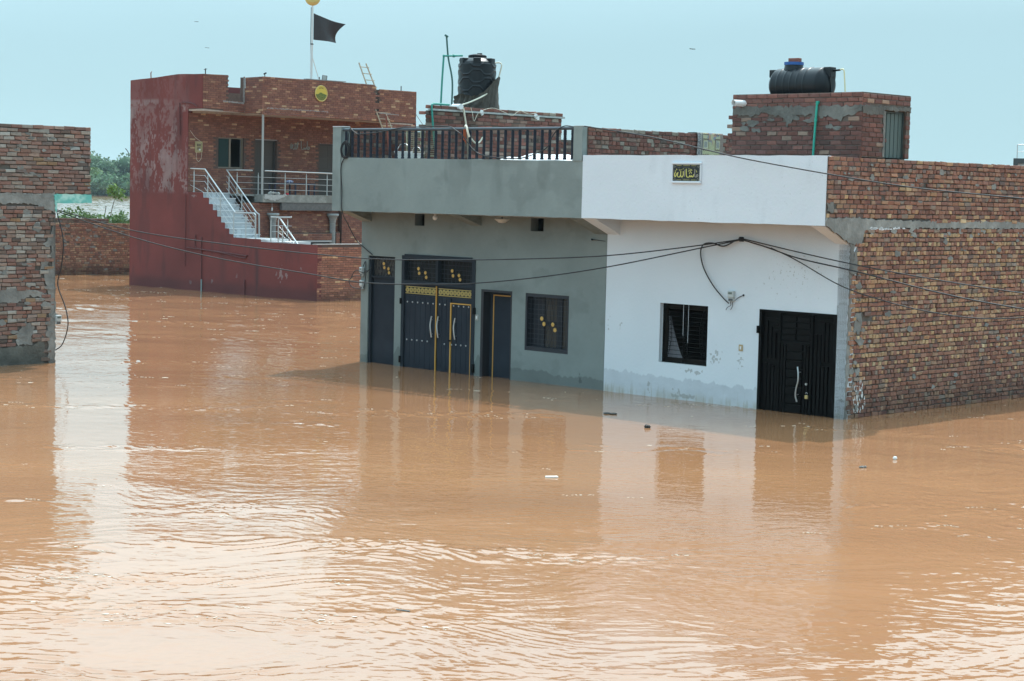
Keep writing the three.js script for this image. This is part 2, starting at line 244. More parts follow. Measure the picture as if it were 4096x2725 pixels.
whiteBricks.lay(side, sideM, { u0: -0.78, u1: 11.9, v0: 3.56, v1: 4.745, course: 0.0845, kind: (i) => (i % 3 === 2 ? 'h' : 's'), len: 0.2, skip: (u, v) => covered(u, v) || holes.some((h) => Math.abs(u - h[0]) < h[2] * 0.5 && Math.abs(v - h[1]) < 0.045), jit: 0.009, dep: 0.03, joint: 0.014, color: (u, v, h) => (rnd() < (v < 3.7 ? 0.4 : 0.07) ? paleTones() : sideTones()) });
smears(sideM, 46, 0.2, 7, 0.3, 3.4, cement, side, 0.03, 0.10); smears(sideM, 26, -0.7, 7, 3.66, 4.66, cement, side, 0.03, 0.09); smears(sideM, 30, 0.3, 8, 3.3, 3.47, cement, side, 0.03, 0.09); smears(sideM, 16, 0.05, 0.4, 0.2, 3.1, cement, side, 0.03, 0.13);
{ // drips of white paint near the corner, just above the water
  const g = []; for (let i = 0; i < 90; i++) { const u = 0.42 + (rnd() + rnd() - 1) * 0.24, v = 0.1 + 0.62 * rnd(), w = rr(0.006, 0.016), h = rr(0.012, 0.06); g.push(ap(poly([[u - w, v], [u, v - h], [u + w, v + h * 0.2], [u, v + h]], 0.003), onX(0.024))); }
  const o = mesh('paint_drips', g, mat([0.75, 0.75, 0.74], 0.6), side); o.userData.kind = 'stuff';
  const s = []; for (let i = 0; i < 26; i++) { const u = rr(0.55, 1.75), w = rr(0.03, 0.09), v = 3.468 + rr(-0.015, 0.012); s.push(ap(poly([[u - w, v], [u - w * 0.3, v - rr(0.01, 0.03)], [u + w, v - rr(0, 0.02)], [u + w * 0.4, v + rr(0.01, 0.02)]], 0.004), onX(0.036))); }
  mesh('plaster_splash', s, mat([0.72, 0.74, 0.75], 0.8), side).userData.kind = 'stuff';
}
// --- rooftop room
{
  const r = mesh('rooftop_room', [bx(-2.93, -0.234, 3.63, 5.92, -0.48, -0.254), bx(-2.93, -2.7, 3.63, 5.92, -1.82, -0.48), ap(poly(rect(0.484, 1.82, 4.752, 5.92), 0.23, [rect(0.966, 1.706, 4.7525, 5.62)]), onX(-0.004)), bx(-0.234, -0.004, 4.752, 5.92, -0.484, -0.254), bx(-2.7, -0.234, 5.68, 5.8, -1.8, -0.482), bx(-2.7, -0.234, 3.63, 5.68, -2.05, -1.83)], darkMortar, white);
  const fz = onZ(-0.25), fx = onX(0), cement2 = cement.clone(); cement2.color.setRGB(0.72, 0.72, 0.70);
  const bandF = [[-2.92, 5.54], [-2.6, 5.5], [-2.2, 5.56], [-1.75, 5.48], [-1.62, 5.3], [-1.5, 5.5], [-0.9, 5.52], [-0.45, 5.42], [-0.3, 5.5], [0.0, 5.56], [0.0, 5.68], [-2.92, 5.68]];
  const bandX = [[0.25, 5.52], [0.9, 5.53], [0.93, 5.62], [1.82, 5.62], [1.82, 5.70], [0.25, 5.68]];
  patch('concrete_band', fz, bandF, 0.06, cement2, r, 0.02); patch('concrete_band', fx, bandX, 0.04, cement2, r, 0.02); smears(fz, 26, -2.8, -0.1, 5.2, 5.62, cement2, r, 0.014, 0.12);
  patch('cement_patch', fx, [[0.93, 4.78], [0.97, 4.78], [0.97, 5.6], [0.9, 5.6]], 0.03, cement, r, 0.018);
  const opt = { course: 0.087, jit: 0.004, dep: 0.012 };
  whiteBricks.lay(r, fz, { ...opt, u0: -2.93, u1: -0.005, v0: 4.70, v1: 5.92, skip: (u, v) => inside(bandF, u, v), color: (u, v) => v > 5.66 ? dirtDark(roomTones(), 1.25) : roomTones() });
  whiteBricks.lay(r, fx, { ...opt, u0: 0.25, u1: 1.82, v0: 4.77, v1: 5.92, skip: (u, v) => inside(bandX, u, v) || (u > 0.93 && u < 1.71 && v < 5.63), color: (u, v) => dirtDark(roomTones(), v > 5.66 ? 1.2 : 1.1) });
  for (let k = 0; k < 5; k++) { mesh('toothed_brick', rbx(-3.02 - rr(0, 0.05), -2.92, 4.78 + k * 0.169, 4.85 + k * 0.169, -0.42, -0.25, 0.008), mat(roomTones(), 0.9, { map: grainTone }), r); }
  const door = new THREE.Group(); door.name = 'rooftop_door'; white.add(door);
  mesh('door_frame', [bx(-0.1, -0.06, 4.756, 5.61, -1.0, -0.97), bx(-0.1, -0.06, 4.756, 5.61, -1.7, -1.67), bx(-0.1, -0.06, 5.58, 5.61, -1.67, -1.0)], mat([0.05, 0.075, 0.075], 0.5), door);
  for (let k = 0; k < 5; k++) mesh('door_rib', rbx(-0.095, -0.07, 4.757, 5.578, -1.66 + k * 0.132, -1.545 + k * 0.132, 0.01), mat([0.075, 0.115, 0.11], 0.5), door);
  mesh('door_bolt', rbx(-0.06, -0.03, 4.9, 4.96, -1.02, -0.98, 0.005), cableBlack, door);
}
// --- party wall between the two roofs, bricks on its face
{
  const w = mesh('party_wall', [bx(-6.02, -5.795, 3.63, 5.275, -8, 0.67)], darkMortar, white);
  whiteBricks.lay(w, onX(-5.792), { u0: -0.66, u1: 6.5, v0: 4.53, v1: 5.295, course: 0.085, kind: (i) => (i % 2 ? 'h' : 's'), len: 0.2, jit: 0.008, dep: 0.018, color: () => roofTones().map((v, i) => v * [0.95, 1.0, 1.0][i]) });
  
}
// --- barred window
const ring = (x, y, z, r, t = 0.004) => new THREE.TorusGeometry(r, t, 5, 14).translate(x, y, z);
{
  const w = new THREE.Group(); w.name = 'window'; white.add(w);
  const x0 = -4.37, x1 = -3.18, y0 = 0.706, y1 = 1.872, z = -0.09, iron = dull([0.007, 0.0065, 0.006], 0.6);
  mesh('window_frame', [bx(x0, x1, y0, y0 + 0.03, z - 0.03, z - 0.005), bx(x0, x1, y1 - 0.03, y1, z - 0.03, z - 0.005), bx(x0, x0 + 0.03, y0 + 0.03, y1 - 0.03, z - 0.03, z - 0.005), bx(x1 - 0.03, x1, y0 + 0.03, y1 - 0.03, z - 0.03, z - 0.005)], iron, w);
  mesh('wooden_frame', [bx(x0, x1, y0 + 0.001, y0 + 0.10, -0.2, -0.15), bx(x0, x1, y1 - 0.11, y1 - 0.001, -0.2, -0.15), bx(x0 + 0.001, x0 + 0.08, y0 + 0.1, y1 - 0.11, -0.2, -0.15), bx(x1 - 0.08, x1 - 0.001, y0 + 0.1, y1 - 0.11, -0.2, -0.15)], dull([0.02, 0.015, 0.012], 0.6), w);
  for (let k = 1; k < 14; k++) mesh('bar', rod(V(x0, y0 + k * 0.0835, z), V(x1, y0 + k * 0.0835, z), 0.0055, 6), iron, w);
  for (const s of [-1, 1]) mesh('upright_bar', bx(-3.775 + s * 0.053 - 0.006, -3.775 + s * 0.053 + 0.006, y0, y1, z + 0.006, z + 0.016), iron, w);
  mesh('white_edge', [bx(-3.842, -3.836, 1.25, 1.87, z + 0.017, z + 0.02), bx(-3.715, -3.709, 1.12, 1.87, z + 0.017, z + 0.02), bx(x0 + 0.0, x0 + 0.006, 0.72, 1.86, z - 0.004, z + 0.01)], whitePlain, w);
  for (const s of [-1, 1]) { const cx = s < 0 ? -4.30 : -3.25, bow = s < 0 ? 0.13 : -0.14; for (const d of [-0.045, 0.045]) mesh('curved_bar', tube([V(cx + d, y0, z + 0.012), V(cx + bow * 0.75 + d, y0 + 0.3, z + 0.012), V(cx + bow + d, 1.29, z + 0.012), V(cx + bow * 0.75 + d, y1 - 0.3, z + 0.012), V(cx + d, y1, z + 0.012)], 0.0055, 20, 5), iron, w);
    mesh('ring_row', Array.from({ length: 13 }, (_, k) => { const t = (k + 0.5) / 13; return ring(cx + bow * Math.sin(Math.PI * t), mix(y0, y1, t), z + 0.014, 0.03); }), iron, w); }
  mesh('ring_row', Array.from({ length: 13 }, (_, k) => ring(-3.775, mix(y0, y1, (k + 0.5) / 13), z + 0.014, 0.03)), iron, w);
  const cg = new THREE.PlaneGeometry(1, 1, 24, 18), p = cg.attributes.position;   // a curtain drawn to the left, hanging askew
  for (let i = 0; i < p.count; i++) { const s = p.getX(i) + 0.5, t = p.getY(i) + 0.5, right = mix(-3.86, -4.22, Math.pow(t, 0.75)), left = mix(-4.30, -4.28, t) + 0.03 * Math.sin(t * 3); p.setXYZ(i, mix(left, right, s), mix(0.76, 1.62, t), -0.17 + 0.014 * Math.sin(s * 19 + t * 2)); }
  cg.computeVertexNormals(); mesh('curtain', cg, mat([0.16, 0.16, 0.175], 0.9, { side: THREE.DoubleSide }), w, true);
}
// --- black steel gate
{
  const d = new THREE.Group(); d.name = 'steel_gate'; white.add(d);
  const z = -0.06, b = (x0, x1, y0, y1, lift, n = 'raised_panel', m = blackPaint) => mesh(n, rbx(x0, x1, y0, y1, z - 0.02, z + lift, 0.006), m, d);
  mesh('gate_backing', bx(-1.95, -0.22, -1.2, 1.89, z - 0.06, z - 0.0205), blackPaint, d);
  mesh('gate_frame', [bx(-1.953, -0.217, 1.85, 1.893, z - 0.02, z + 0.07), bx(-1.953, -1.90, -1.2, 1.85, z - 0.02, z + 0.07), bx(-0.29, -0.217, -1.2, 1.85, z - 0.02, z + 0.07)], blackPaint, d);
  for (const x of [-1.84, -1.755, -1.675, -1.60]) b(x, x + 0.055, -1.2, 0.9 - (x + 1.84) * 0.3, 0.022);
  for (const [i, x] of [-1.84, -1.745, -1.65].entries()) { b(x, x + 0.05, 0.98, 1.74 - i * 0.11, 0.022); b(x + 0.05, -1.545, 1.69 - i * 0.11, 1.74 - i * 0.11, 0.022); }
  b(-1.52, -1.48, -1.2, 1.84, 0.045, 'gate_rail'); b(-0.80, -0.755, -1.2, 1.84, 0.045, 'gate_rail'); b(-1.48, -0.80, 1.29, 1.33, 0.03, 'gate_rail');
  for (let k = 0; k < 4; k++) { b(-1.45, -1.15, 1.36 + k * 0.115, 1.45 + k * 0.115, 0.02); b(-1.1, -0.83, 1.36 + k * 0.115, 1.45 + k * 0.115, 0.02); }
  for (let k = 0; k < 9; k++) b(-1.335, -0.985, 1.16 - k * 0.163, 1.30 - k * 0.163, 0.03, 'wicket_panel');
  for (const x of [-1.465, -1.40, -0.95, -0.885]) b(x, x + 0.045, -1.2, 1.27, 0.026);
  for (const x of [-0.725, -0.64, -0.555, -0.47, -0.38]) b(x, x + 0.055, -1.2, x < -0.6 ? 1.5 : 0.92, 0.022);
  for (const x of [-0.555, -0.47, -0.38]) b(x, x + 0.05, 1.0, 1.72, 0.022);
  b(-0.73, -0.34, 1.745, 1.79, 0.022);
  mesh('hinge', rbx(-1.985, -1.945, 1.44, 1.58, 0.002, 0.05, 0.008), blackPaint, d);
  mesh('handle', [tube([V(-1.03, 0.88, 0.03), V(-1.0, 0.76, 0.045), V(-0.995, 0.62, 0.05), V(-1.03, 0.48, 0.05), V(-1.045, 0.34, 0.045), V(-1.02, 0.23, 0.03)], 0.016, 24, 8), rod(V(-0.995, 0.78, 0.04), V(-0.995, 0.78, -0.04), 0.008), rod(V(-1.035, 0.36, 0.04), V(-1.035, 0.36, -0.04), 0.008)], steel, d);
  mesh('lock_knob', new THREE.CylinderGeometry(0.022, 0.022, 0.03, 14).rotateX(Math.PI / 2).translate(-0.845, 0.57, 0.0), steel, d);
  mesh('padlock', [rbx(-0.855, -0.79, 0.30, 0.37, 0.0, 0.03, 0.006)], mat([0.55, 0.42, 0.18], 0.35, { metalness: 0.6 }), d);
  mesh('padlock_shackle', new THREE.TorusGeometry(0.022, 0.006, 6, 14, Math.PI).translate(-0.822, 0.395, 0.015), steel, d);
}
whiteBricks.build();
rebase(white, -2.9, 0, -4);

// ================================================================== the grey house
const greyH = house('grey_house', 'grey plastered house with iron roof railing, dark steel gate and three doorways', FM);
const greyBricks = new BrickStore(greyH);
const gm = (x, y, damp) => {
  let t = 0.80 + 0.36 * (fbm(x * 0.9 + 3, y * 0.9, 5) - 0.28); const b = smooth(0.55, 0.72, fbm(x * 1.7 + 20, y * 2.2 + 3, 5)); t *= 1 - 0.13 * b; t *= 0.97 + 0.06 * fbm(x * 14, y * 14, 3);
  let c = [0.238 * t, 0.275 * t, 0.262 * t];
  if (damp) { const e = 0.12 + 0.16 * fbm(x * 3.1, 5, 3) + (x > -8.5 ? 0.04 : 0) + 0.10 * (fbm(x * 13, 2, 3) - 0.5) + 0.22 * Math.exp(-(((x + 11.95) / 0.12) ** 2)) + 0.2 * Math.exp(-(((x + 9.4) / 0.1) ** 2)); c = mix3(c, dirtDark(c, 0.70), smooth(e + 0.015, e - 0.02, y)); const s = speck(x, y, -6.45, 0.2, 0.1, 0.14, 0.5, 22); c = mix3(c, [0.06, 0.07, 0.06], s * 0.6); }
  return c;
};
const greyPlaster = mat([1, 1, 1], 0.88, { map: paint(1024, 512, -13.4, -0.6, 7.7, 4.2, (x, y) => gm(x, y, true)), bumpMap: plasterBump, bumpScale: 0.005 });
const greyParapet = mat([1, 1, 1], 0.88, { map: paint(1024, 256, -13.4, 3.4, 7.7, 2.0, (x, y) => { let c = gm(x + 31, y * 1.0 + 4, false); const st = smooth(0.58, 0.75, fbm(x * 2.2 + 3, y * 0.7, 5)) * smooth(3.5, 4.2, y); return dirtDark(c, 1.12 * (1 - 0.16 * st)); }), bumpMap: plasterBump, bumpScale: 0.005 });
const greyPlain = mat([0.238, 0.275, 0.262], 0.88, { map: grainTone, bumpMap: plasterBump, bumpScale: 0.005 });
mesh('front_wall', poly(wavy([[-13.245, -1.3], [-5.805, -1.3], [-5.805, 3.46], [-13.245, 3.46]], 0.01, 0.4), 0.23, [rect(-13.0, -12.1, -1.25, 2.456), rect(-11.82, -9.57, -1.25, 2.515), rect(-9.325, -8.43, -1.25, 1.868), rect(-8.03, -6.795, 0.665, 1.87), rect(-11.48, -11.165, 3.18, 3.44), rect(-7.93, -7.56, 3.17, 3.44)]), greyPlaster, greyH);
mesh('parapet', ap(poly(wavy([[-13.08, 3.465], [-5.797, 3.485], [-5.797, 4.625], [-13.08, 4.655]], 0.014), 0.12), onZ(0.8)), greyParapet, greyH);
mesh('left_pillar', bx(-13.36, -13.082, 3.46, 5.335, 0.55, 0.81), greyParapet, greyH);
mesh('right_pillar', bx(-6.045, -5.812, 4.62, 5.305, 0.56, 0.815), greyParapet, greyH);
mesh('pillar_cap', [rbx(-13.37, -13.07, 5.336, 5.355, 0.545, 0.82, 0.008), rbx(-6.05, -5.805, 5.306, 5.315, 0.555, 0.82, 0.004)], mat([0.5, 0.52, 0.52], 0.9), greyH);
mesh('roof_slab', [bx(-13.24, -6.03, 3.46, 3.6, -11.8, 0.678)], cement, greyH);
mesh('bracket', haunch(-13.24, -12.92, 3.23), greyPlain, greyH); mesh('bracket', haunch(-9.7, -9.387, 3.235), greyPlain, greyH); mesh('bracket', haunch(-6.13, -5.80, 3.165), greyPlain, greyH);
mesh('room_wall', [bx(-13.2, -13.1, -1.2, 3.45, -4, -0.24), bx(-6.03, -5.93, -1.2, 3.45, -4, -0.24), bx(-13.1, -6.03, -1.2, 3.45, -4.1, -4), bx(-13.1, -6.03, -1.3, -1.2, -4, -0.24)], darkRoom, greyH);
mesh('outer_wall', [bx(-13.24, -13.21, -1.3, 3.45, -11.9, -0.235), bx(-13.2, -5.81, -1.3, 3.45, -12, -11.9)], greyPlain, greyH);
{
  const w = mesh('roof_side_wall', bx(-13.24, -13.02, 3.61, 5.31, -11.8, 0.5), darkMortar, greyH);
  greyBricks.lay(w, onX(-13.018), { u0: -0.48, u1: 8, v0: 4.5, v1: 5.32, course: 0.0845, jit: 0.006, dep: 0.015, color: () => dirtDark(roofTones(), 0.85) });
  const e = mesh('roof_front_wall', bx(-13.01, -12.3, 3.61, 5.25, -1.02, -0.82), darkMortar, greyH);
  greyBricks.lay(e, onZ(-0.816), { u0: -13.0, u1: -12.3, v0: 4.5, v1: 5.26, course: 0.0845, jit: 0.006, dep: 0.015, color: () => dirtDark(roofTones(), 0.8) });
}
// --- the stair room on the roof, its front end left toothed
{
  const A = [-11.5, -0.3], B = [-11.5, -4.75], D = [-13.0, -2.4], E2 = [-13.0, -4.75];
  const prism = (y0, y1, grow = 0) => { const s = new THREE.Shape([[A[0] + grow, A[1]], [B[0] + grow, B[1] - grow], [E2[0], E2[1] - grow], [D[0], D[1]]].map(([x, z]) => new THREE.Vector2(x, -z))); return new THREE.ExtrudeGeometry(s, { depth: y1 - y0, bevelEnabled: false }).rotateX(-Math.PI / 2).translate(0, y0, 0); };
  const r = mesh('stair_room', prism(3.61, 5.74), darkMortar, greyH);
  mesh('cornice', prism(5.745, 5.785, 0.06), mat([0.5, 0.52, 0.5], 0.9, { map: grainTone }), r);
  mesh('brick_top', prism(5.786, 5.86, 0.02), darkMortar, r);
  greyBricks.lay(r, onX(-11.498), { u0: 0.3, u1: 4.75, v0: 4.55, v1: 5.745, course: 0.0845, jit: 0.007, dep: 0.014, color: (u, v) => { const st = Math.abs(u - 1.6) < 0.22 ? 0.55 : 1; const c = rnd() < 0.25 ? roofTones().map((x, i) => x * [1.25, 1.3, 1.35][i]) : roofTones(); return dirtDark(c, st * (u < 1.5 ? 0.85 : 1.05)); } });
  greyBricks.lay(r, onX(-11.477), { u0: 0.28, u1: 4.79, v0: 5.782, v1: 5.88, course: 0.0845, jit: 0.008, dep: 0.02, color: () => roofTones().map((x, i) => x * [1.15, 1.15, 1.1][i]) });
  for (let k = 0; k < 7; k += 1) if (k % 2 === 0 || k === 1) mesh('toothed_brick', rbx(-11.62, -11.5, 4.76 + k * 0.148, 4.83 + k * 0.148, -0.3, -0.2 + rr(0, 0.03), 0.01), mat(roofTones().map((x) => x * 1.3), 0.9, { map: grainTone }), r);
}
// --- iron railing along the roof edge
{
  const r = new THREE.Group(); r.name = 'roof_railing'; greyH.add(r);
  const iron = dull([0.025, 0.03, 0.042], 0.42), prof = [];
  const N = 44; for (let i = 0; i <= N; i++) { const t = i / N, band = (t > 0.1 && t < 0.2) || (t > 0.28 && t < 0.42) || (t > 0.6 && t < 0.72) || (t > 0.8 && t < 0.95); prof.push(new THREE.Vector2(0.030 + (band ? 0.007 * (i % 2) : 0.001) - (t < 0.06 ? -0.008 : 0), t * 0.6)); }
  const lathe = new THREE.LatheGeometry(prof, 8);
  mesh('top_rail', [rod(V(-13.075, 5.275, 0.74), V(-6.05, 5.265, 0.74), 0.034, 10)], mat([0.055, 0.07, 0.085], 0.35), r);
  for (let i = 0; i < 34; i++) { const o = mesh('baluster', lathe.clone(), iron, r); o.position.set(-12.98 + i * 0.2075, 4.64, 0.74); o.rotation.y = i; }
}
// --- gold flowers on ironwork
const flowerGeo = (() => { const s = new THREE.Shape(); for (let i = 0; i <= 48; i++) { const a = i / 48 * Math.PI * 2, r = 0.031 + 0.006 * Math.cos(a * 8); s[i ? 'lineTo' : 'moveTo'](r * Math.cos(a), r * Math.sin(a)); } return merge([new THREE.ExtrudeGeometry(s, { depth: 0.006, bevelEnabled: true, bevelSize: 0.004, bevelThickness: 0.004, bevelSegments: 1 }), new THREE.TorusGeometry(0.015, 0.004, 5, 12).translate(0, 0, 0.011), new THREE.SphereGeometry(0.007, 8, 6).translate(0, 0, 0.01)]); })();
const flowerMat = mat([0.72, 0.45, 0.12], 0.45, { metalness: 0.15 });
const flower = (x, y, z, parent, s = 1) => { const o = mesh('flower', flowerGeo.clone(), flowerMat, parent); o.position.set(x, y, z); o.scale.setScalar(s); };
function grid(parent, x0, x1, y0, y1, nx, ny, z, r, m) { const g = []; for (let i = 1; i < nx; i++) g.push(rod(V(mix(x0, x1, i / nx), y0, z), V(mix(x0, x1, i / nx), y1, z), r, 5)); for (let i = 1; i < ny; i++) g.push(rod(V(x0, mix(y0, y1, i / ny), z + r), V(x1, mix(y0, y1, i / ny), z + r), r, 5)); return mesh('wire_grid', g, m, parent); }
const stem = (parent, x, y0, y1, z, d) => mesh('flower_stem', [tube([V(x, y1, z), V(x - d, mix(y0, y1, 0.6), z), V(x + d, mix(y0, y1, 0.3), z), V(x - d * 0.3, y0, z)], 0.004, 14, 5), tube([V(x + 0.02, y1, z), V(x + d * 1.2, mix(y0, y1, 0.55), z), V(x - d, mix(y0, y1, 0.3), z), V(x + d * 0.4, y0, z)], 0.004, 14, 5)], darkSteel, parent);
const glassDark = new THREE.MeshPhysicalMaterial({ roughness: 0.12 }); glassDark.color.setRGB(0.02, 0.022, 0.024);
// --- left door
{
  const d = new THREE.Group(); d.name = 'left_door'; greyH.add(d);
  mesh('door_frame', [bx(-12.998, -12.93, -1.2, 2.45, -0.2, -0.03), bx(-12.128, -12.102, -1.2, 2.45, -0.2, -0.03), bx(-12.93, -12.128, 1.955, 2.0, -0.14, -0.05), bx(-12.93, -12.128, 2.42, 2.45, -0.14, -0.05)], darkSteel, d);
  mesh('door_leaf', rbx(-12.92, -12.13, -1.2, 1.955, -0.13, -0.09, 0.006), doorBlue, d);
  mesh('transom_panel', bx(-12.93, -12.128, 2.0, 2.42, -0.14, -0.12), mat([1, 1, 1], 0.6, { map: paint(256, 128, -12.93, 2.0, 0.8, 0.42, (x, y) => { const n = fbm(x * 30, y * 18, 3); return n > 0.55 ? [0.06, 0.055, 0.05] : [0.018, 0.017, 0.017]; }), bumpMap: grainBump, bumpScale: 0.01 }), d);
  const N = 9; for (let i = 0; i < N; i++) mesh('scroll_bar', tube([V(-12.9 + i * 0.09, 2.01, -0.112), V(-12.87 + i * 0.09, 2.12, -0.108), V(-12.9 + i * 0.09, 2.25, -0.108), V(-12.86 + i * 0.09, 2.41, -0.112)], 0.006, 12, 5), mat([0.07, 0.065, 0.06], 0.5), d);
  for (const [x, y] of [[-12.585, 2.285], [-12.565, 2.195], [-12.425, 2.175], [-12.405, 2.085]]) flower(x, y, -0.1, d, 0.95);
  mesh('handle', [rbx(-12.16, -12.135, 1.26, 1.44, -0.09, -0.07, 0.004)], goldPaint, d); mesh('latch', [rod(V(-12.24, 1.22, -0.07), V(-12.12, 1.22, -0.07), 0.012), rbx(-12.165, -12.135, 1.02, 1.13, -0.09, -0.06, 0.008)], darkSteel, d);
}
// --- the double gate
{
  const d = new THREE.Group(); d.name = 'double_gate'; greyH.add(d);
  mesh('gate_frame', [bx(-11.86, -11.775, -1.2, 2.51, -0.1, 0.02), bx(-9.63, -9.53, -1.2, 2.51, -0.1, 0.02), bx(-11.775, -9.63, 2.44, 2.54, -0.1, 0.02), bx(-11.775, -9.63, 1.875, 1.955, -0.1, 0.02), bx(-10.74, -10.69, 1.955, 2.44, -0.1, 0.02)], darkSteel, d);
  mesh('transom_glass', bx(-11.775, -9.63, 1.955, 2.44, -0.12, -0.105), glassDark, d);
  grid(d, -11.775, -10.74, 1.955, 2.44, 9, 5, -0.07, 0.006, darkSteel); grid(d, -10.69, -9.63, 1.955, 2.44, 9, 5, -0.07, 0.006, darkSteel);
  stem(d, -11.26, 1.96, 2.43, -0.055, 0.05); stem(d, -10.16, 1.96, 2.43, -0.055, 0.05);
  for (const [x, y] of [[-11.375, 2.225], [-11.35, 2.125], [-11.15, 2.145], [-11.12, 2.045]]) flower(x, y, -0.045, d);
  for (const [x, y] of [[-10.3, 2.225], [-10.27, 2.12], [-10.085, 2.135], [-10.05, 2.045]]) flower(x, y, -0.045, d);
  const plank = (x0, x1, y1) => mesh('plank', rbx(x0 + 0.003, x1 - 0.003, -1.2, y1, -0.06, -0.02, 0.008), doorBlue, d);
  for (let i = 0; i < 6; i++) plank(-11.77 + i * 0.167, -11.77 + (i + 1) * 0.167, 1.62);
  for (let i = 0; i < 3; i++) plank(-10.715 + i * 0.14, -10.715 + (i + 1) * 0.14, 1.62);
  for (let i = 0; i < 4; i++) plank(-10.265 + i * 0.155, -10.265 + (i + 1) * 0.155, 1.52);
  mesh('leaf_rail', [bx(-11.77, -10.768, 1.622, 1.874, -0.06, -0.025), bx(-10.715, -9.635, 1.622, 1.874, -0.06, -0.025), bx(-10.265, -9.64, 1.54, 1.62, -0.06, -0.025)], doorBlue, d);
  const lattice = (x0, x1) => { const g = [], n = Math.round((x1 - x0) / 0.118), w = (x1 - x0) / n; for (let i = 0; i < n; i++) { const cx = x0 + (i + 0.5) * w, cy = 1.745; g.push(ring(cx, cy, -0.018, 0.045, 0.007), ring(cx, cy, -0.018, 0.02, 0.005)); for (let k = 0; k < 12; k++) { const a = k / 12 * Math.PI * 2; g.push(rod(V(cx + 0.022 * Math.cos(a), cy + 0.022 * Math.sin(a), -0.018), V(cx + 0.066 * Math.cos(a), cy + 0.066 * Math.sin(a), -0.018), 0.005, 4)); } } g.push(bx(x0, x1, 1.812, 1.826, -0.024, -0.012), bx(x0, x1, 1.664, 1.678, -0.024, -0.012)); mesh('gold_lattice', g, goldMetal, d); };
  lattice(-11.755, -10.785); lattice(-10.685, -9.66);
  mesh('gold_trim', [rbx(-10.766, -10.74, -1.2, 1.874, -0.03, 0.0, 0.004), rbx(-10.30, -10.268, -1.2, 1.53, -0.03, 0.0, 0.004), rbx(-9.668, -9.638, -1.2, 1.53, -0.03, 0.0, 0.004), rbx(-10.268, -9.668, 1.505, 1.53, -0.03, 0.0, 0.004)], goldPaint, d);
  const stud = new THREE.SphereGeometry(0.02, 10, 6).scale(1, 1, 0.7);
  const studs = []; for (let i = 0; i < 6; i++) studs.push([-11.69 + i * 0.167, 1.475]); for (let i = 0; i < 5; i++) studs.push([-11.69 + i * 0.167, 0.63]);
  studs.push([-10.645, 1.475], [-10.475, 1.475], [-10.475, 0.61], [-10.27 + 0.02, 0.61]); for (let i = 0; i < 4; i++) studs.push([-10.235 + 0.155 * i + 0.03, 1.465], [-10.115 + 0.155 * i, 0.62]);
  for (const [x, y] of studs) if (x < -9.66) { const o = mesh('stud', stud.clone(), steel, d); o.position.set(x, y, -0.018); }
  for (const [x, y] of [[-10.88, 0.97], [-10.67, 0.975], [-10.14, 0.97]]) mesh('handle', [tube([V(x + 0.03, y - 0.235, 0.02), V(x + 0.015, y - 0.1, 0.035), V(x, y + 0.04, 0.035), V(x + 0.025, y + 0.235, 0.02)], 0.018, 16, 8), rod(V(x + 0.01, y + 0.15, 0.03), V(x + 0.01, y + 0.15, -0.03), 0.008), rod(V(x + 0.02, y - 0.16, 0.03), V(x + 0.02, y - 0.16, -0.03), 0.008)], steel, d);
  mesh('hinge', [rbx(-9.56, -9.50, 1.32, 1.47, 0.002, 0.05, 0.006), rbx(-11.885, -11.84, 1.42, 1.55, 0.002, 0.05, 0.006), rbx(-9.56, -9.50, 0.06, 0.25, 0.002, 0.05, 0.006), rbx(-11.885, -11.84, 0.1, 0.25, 0.002, 0.05, 0.006)], blackPaint, d);
  mesh('latch', rbx(-10.315, -10.25, 0.68, 0.72, 0, 0.03, 0.005), blackPaint, d);
}
// --- the open-framed door
{
  const d = new THREE.Group(); d.name = 'recessed_door'; greyH.add(d);
  mesh('door_frame', [bx(-9.335, -9.26, -1.2, 1.86, -0.225, 0.012), bx(-8.46, -8.425, -1.2, 1.86, -0.225, 0.006), bx(-9.335, -8.425, 1.83, 1.88, -0.225, 0.012)], mat([0.018, 0.02, 0.026], 0.5), d);
  mesh('door_leaf', rbx(-9.25, -8.46, -1.2, 1.829, -0.222, -0.18, 0.006), doorBlue, d);
  mesh('gold_trim', [bx(-9.145, -9.122, -1.2, 1.77, -0.18, -0.17), bx(-9.122, -8.46, 1.745, 1.77, -0.18, -0.17)], goldPaint, d);
  mesh('handle', rod(V(-8.62, 0.72, -0.15), V(-8.49, 0.72, -0.15), 0.011), darkSteel, d);
}
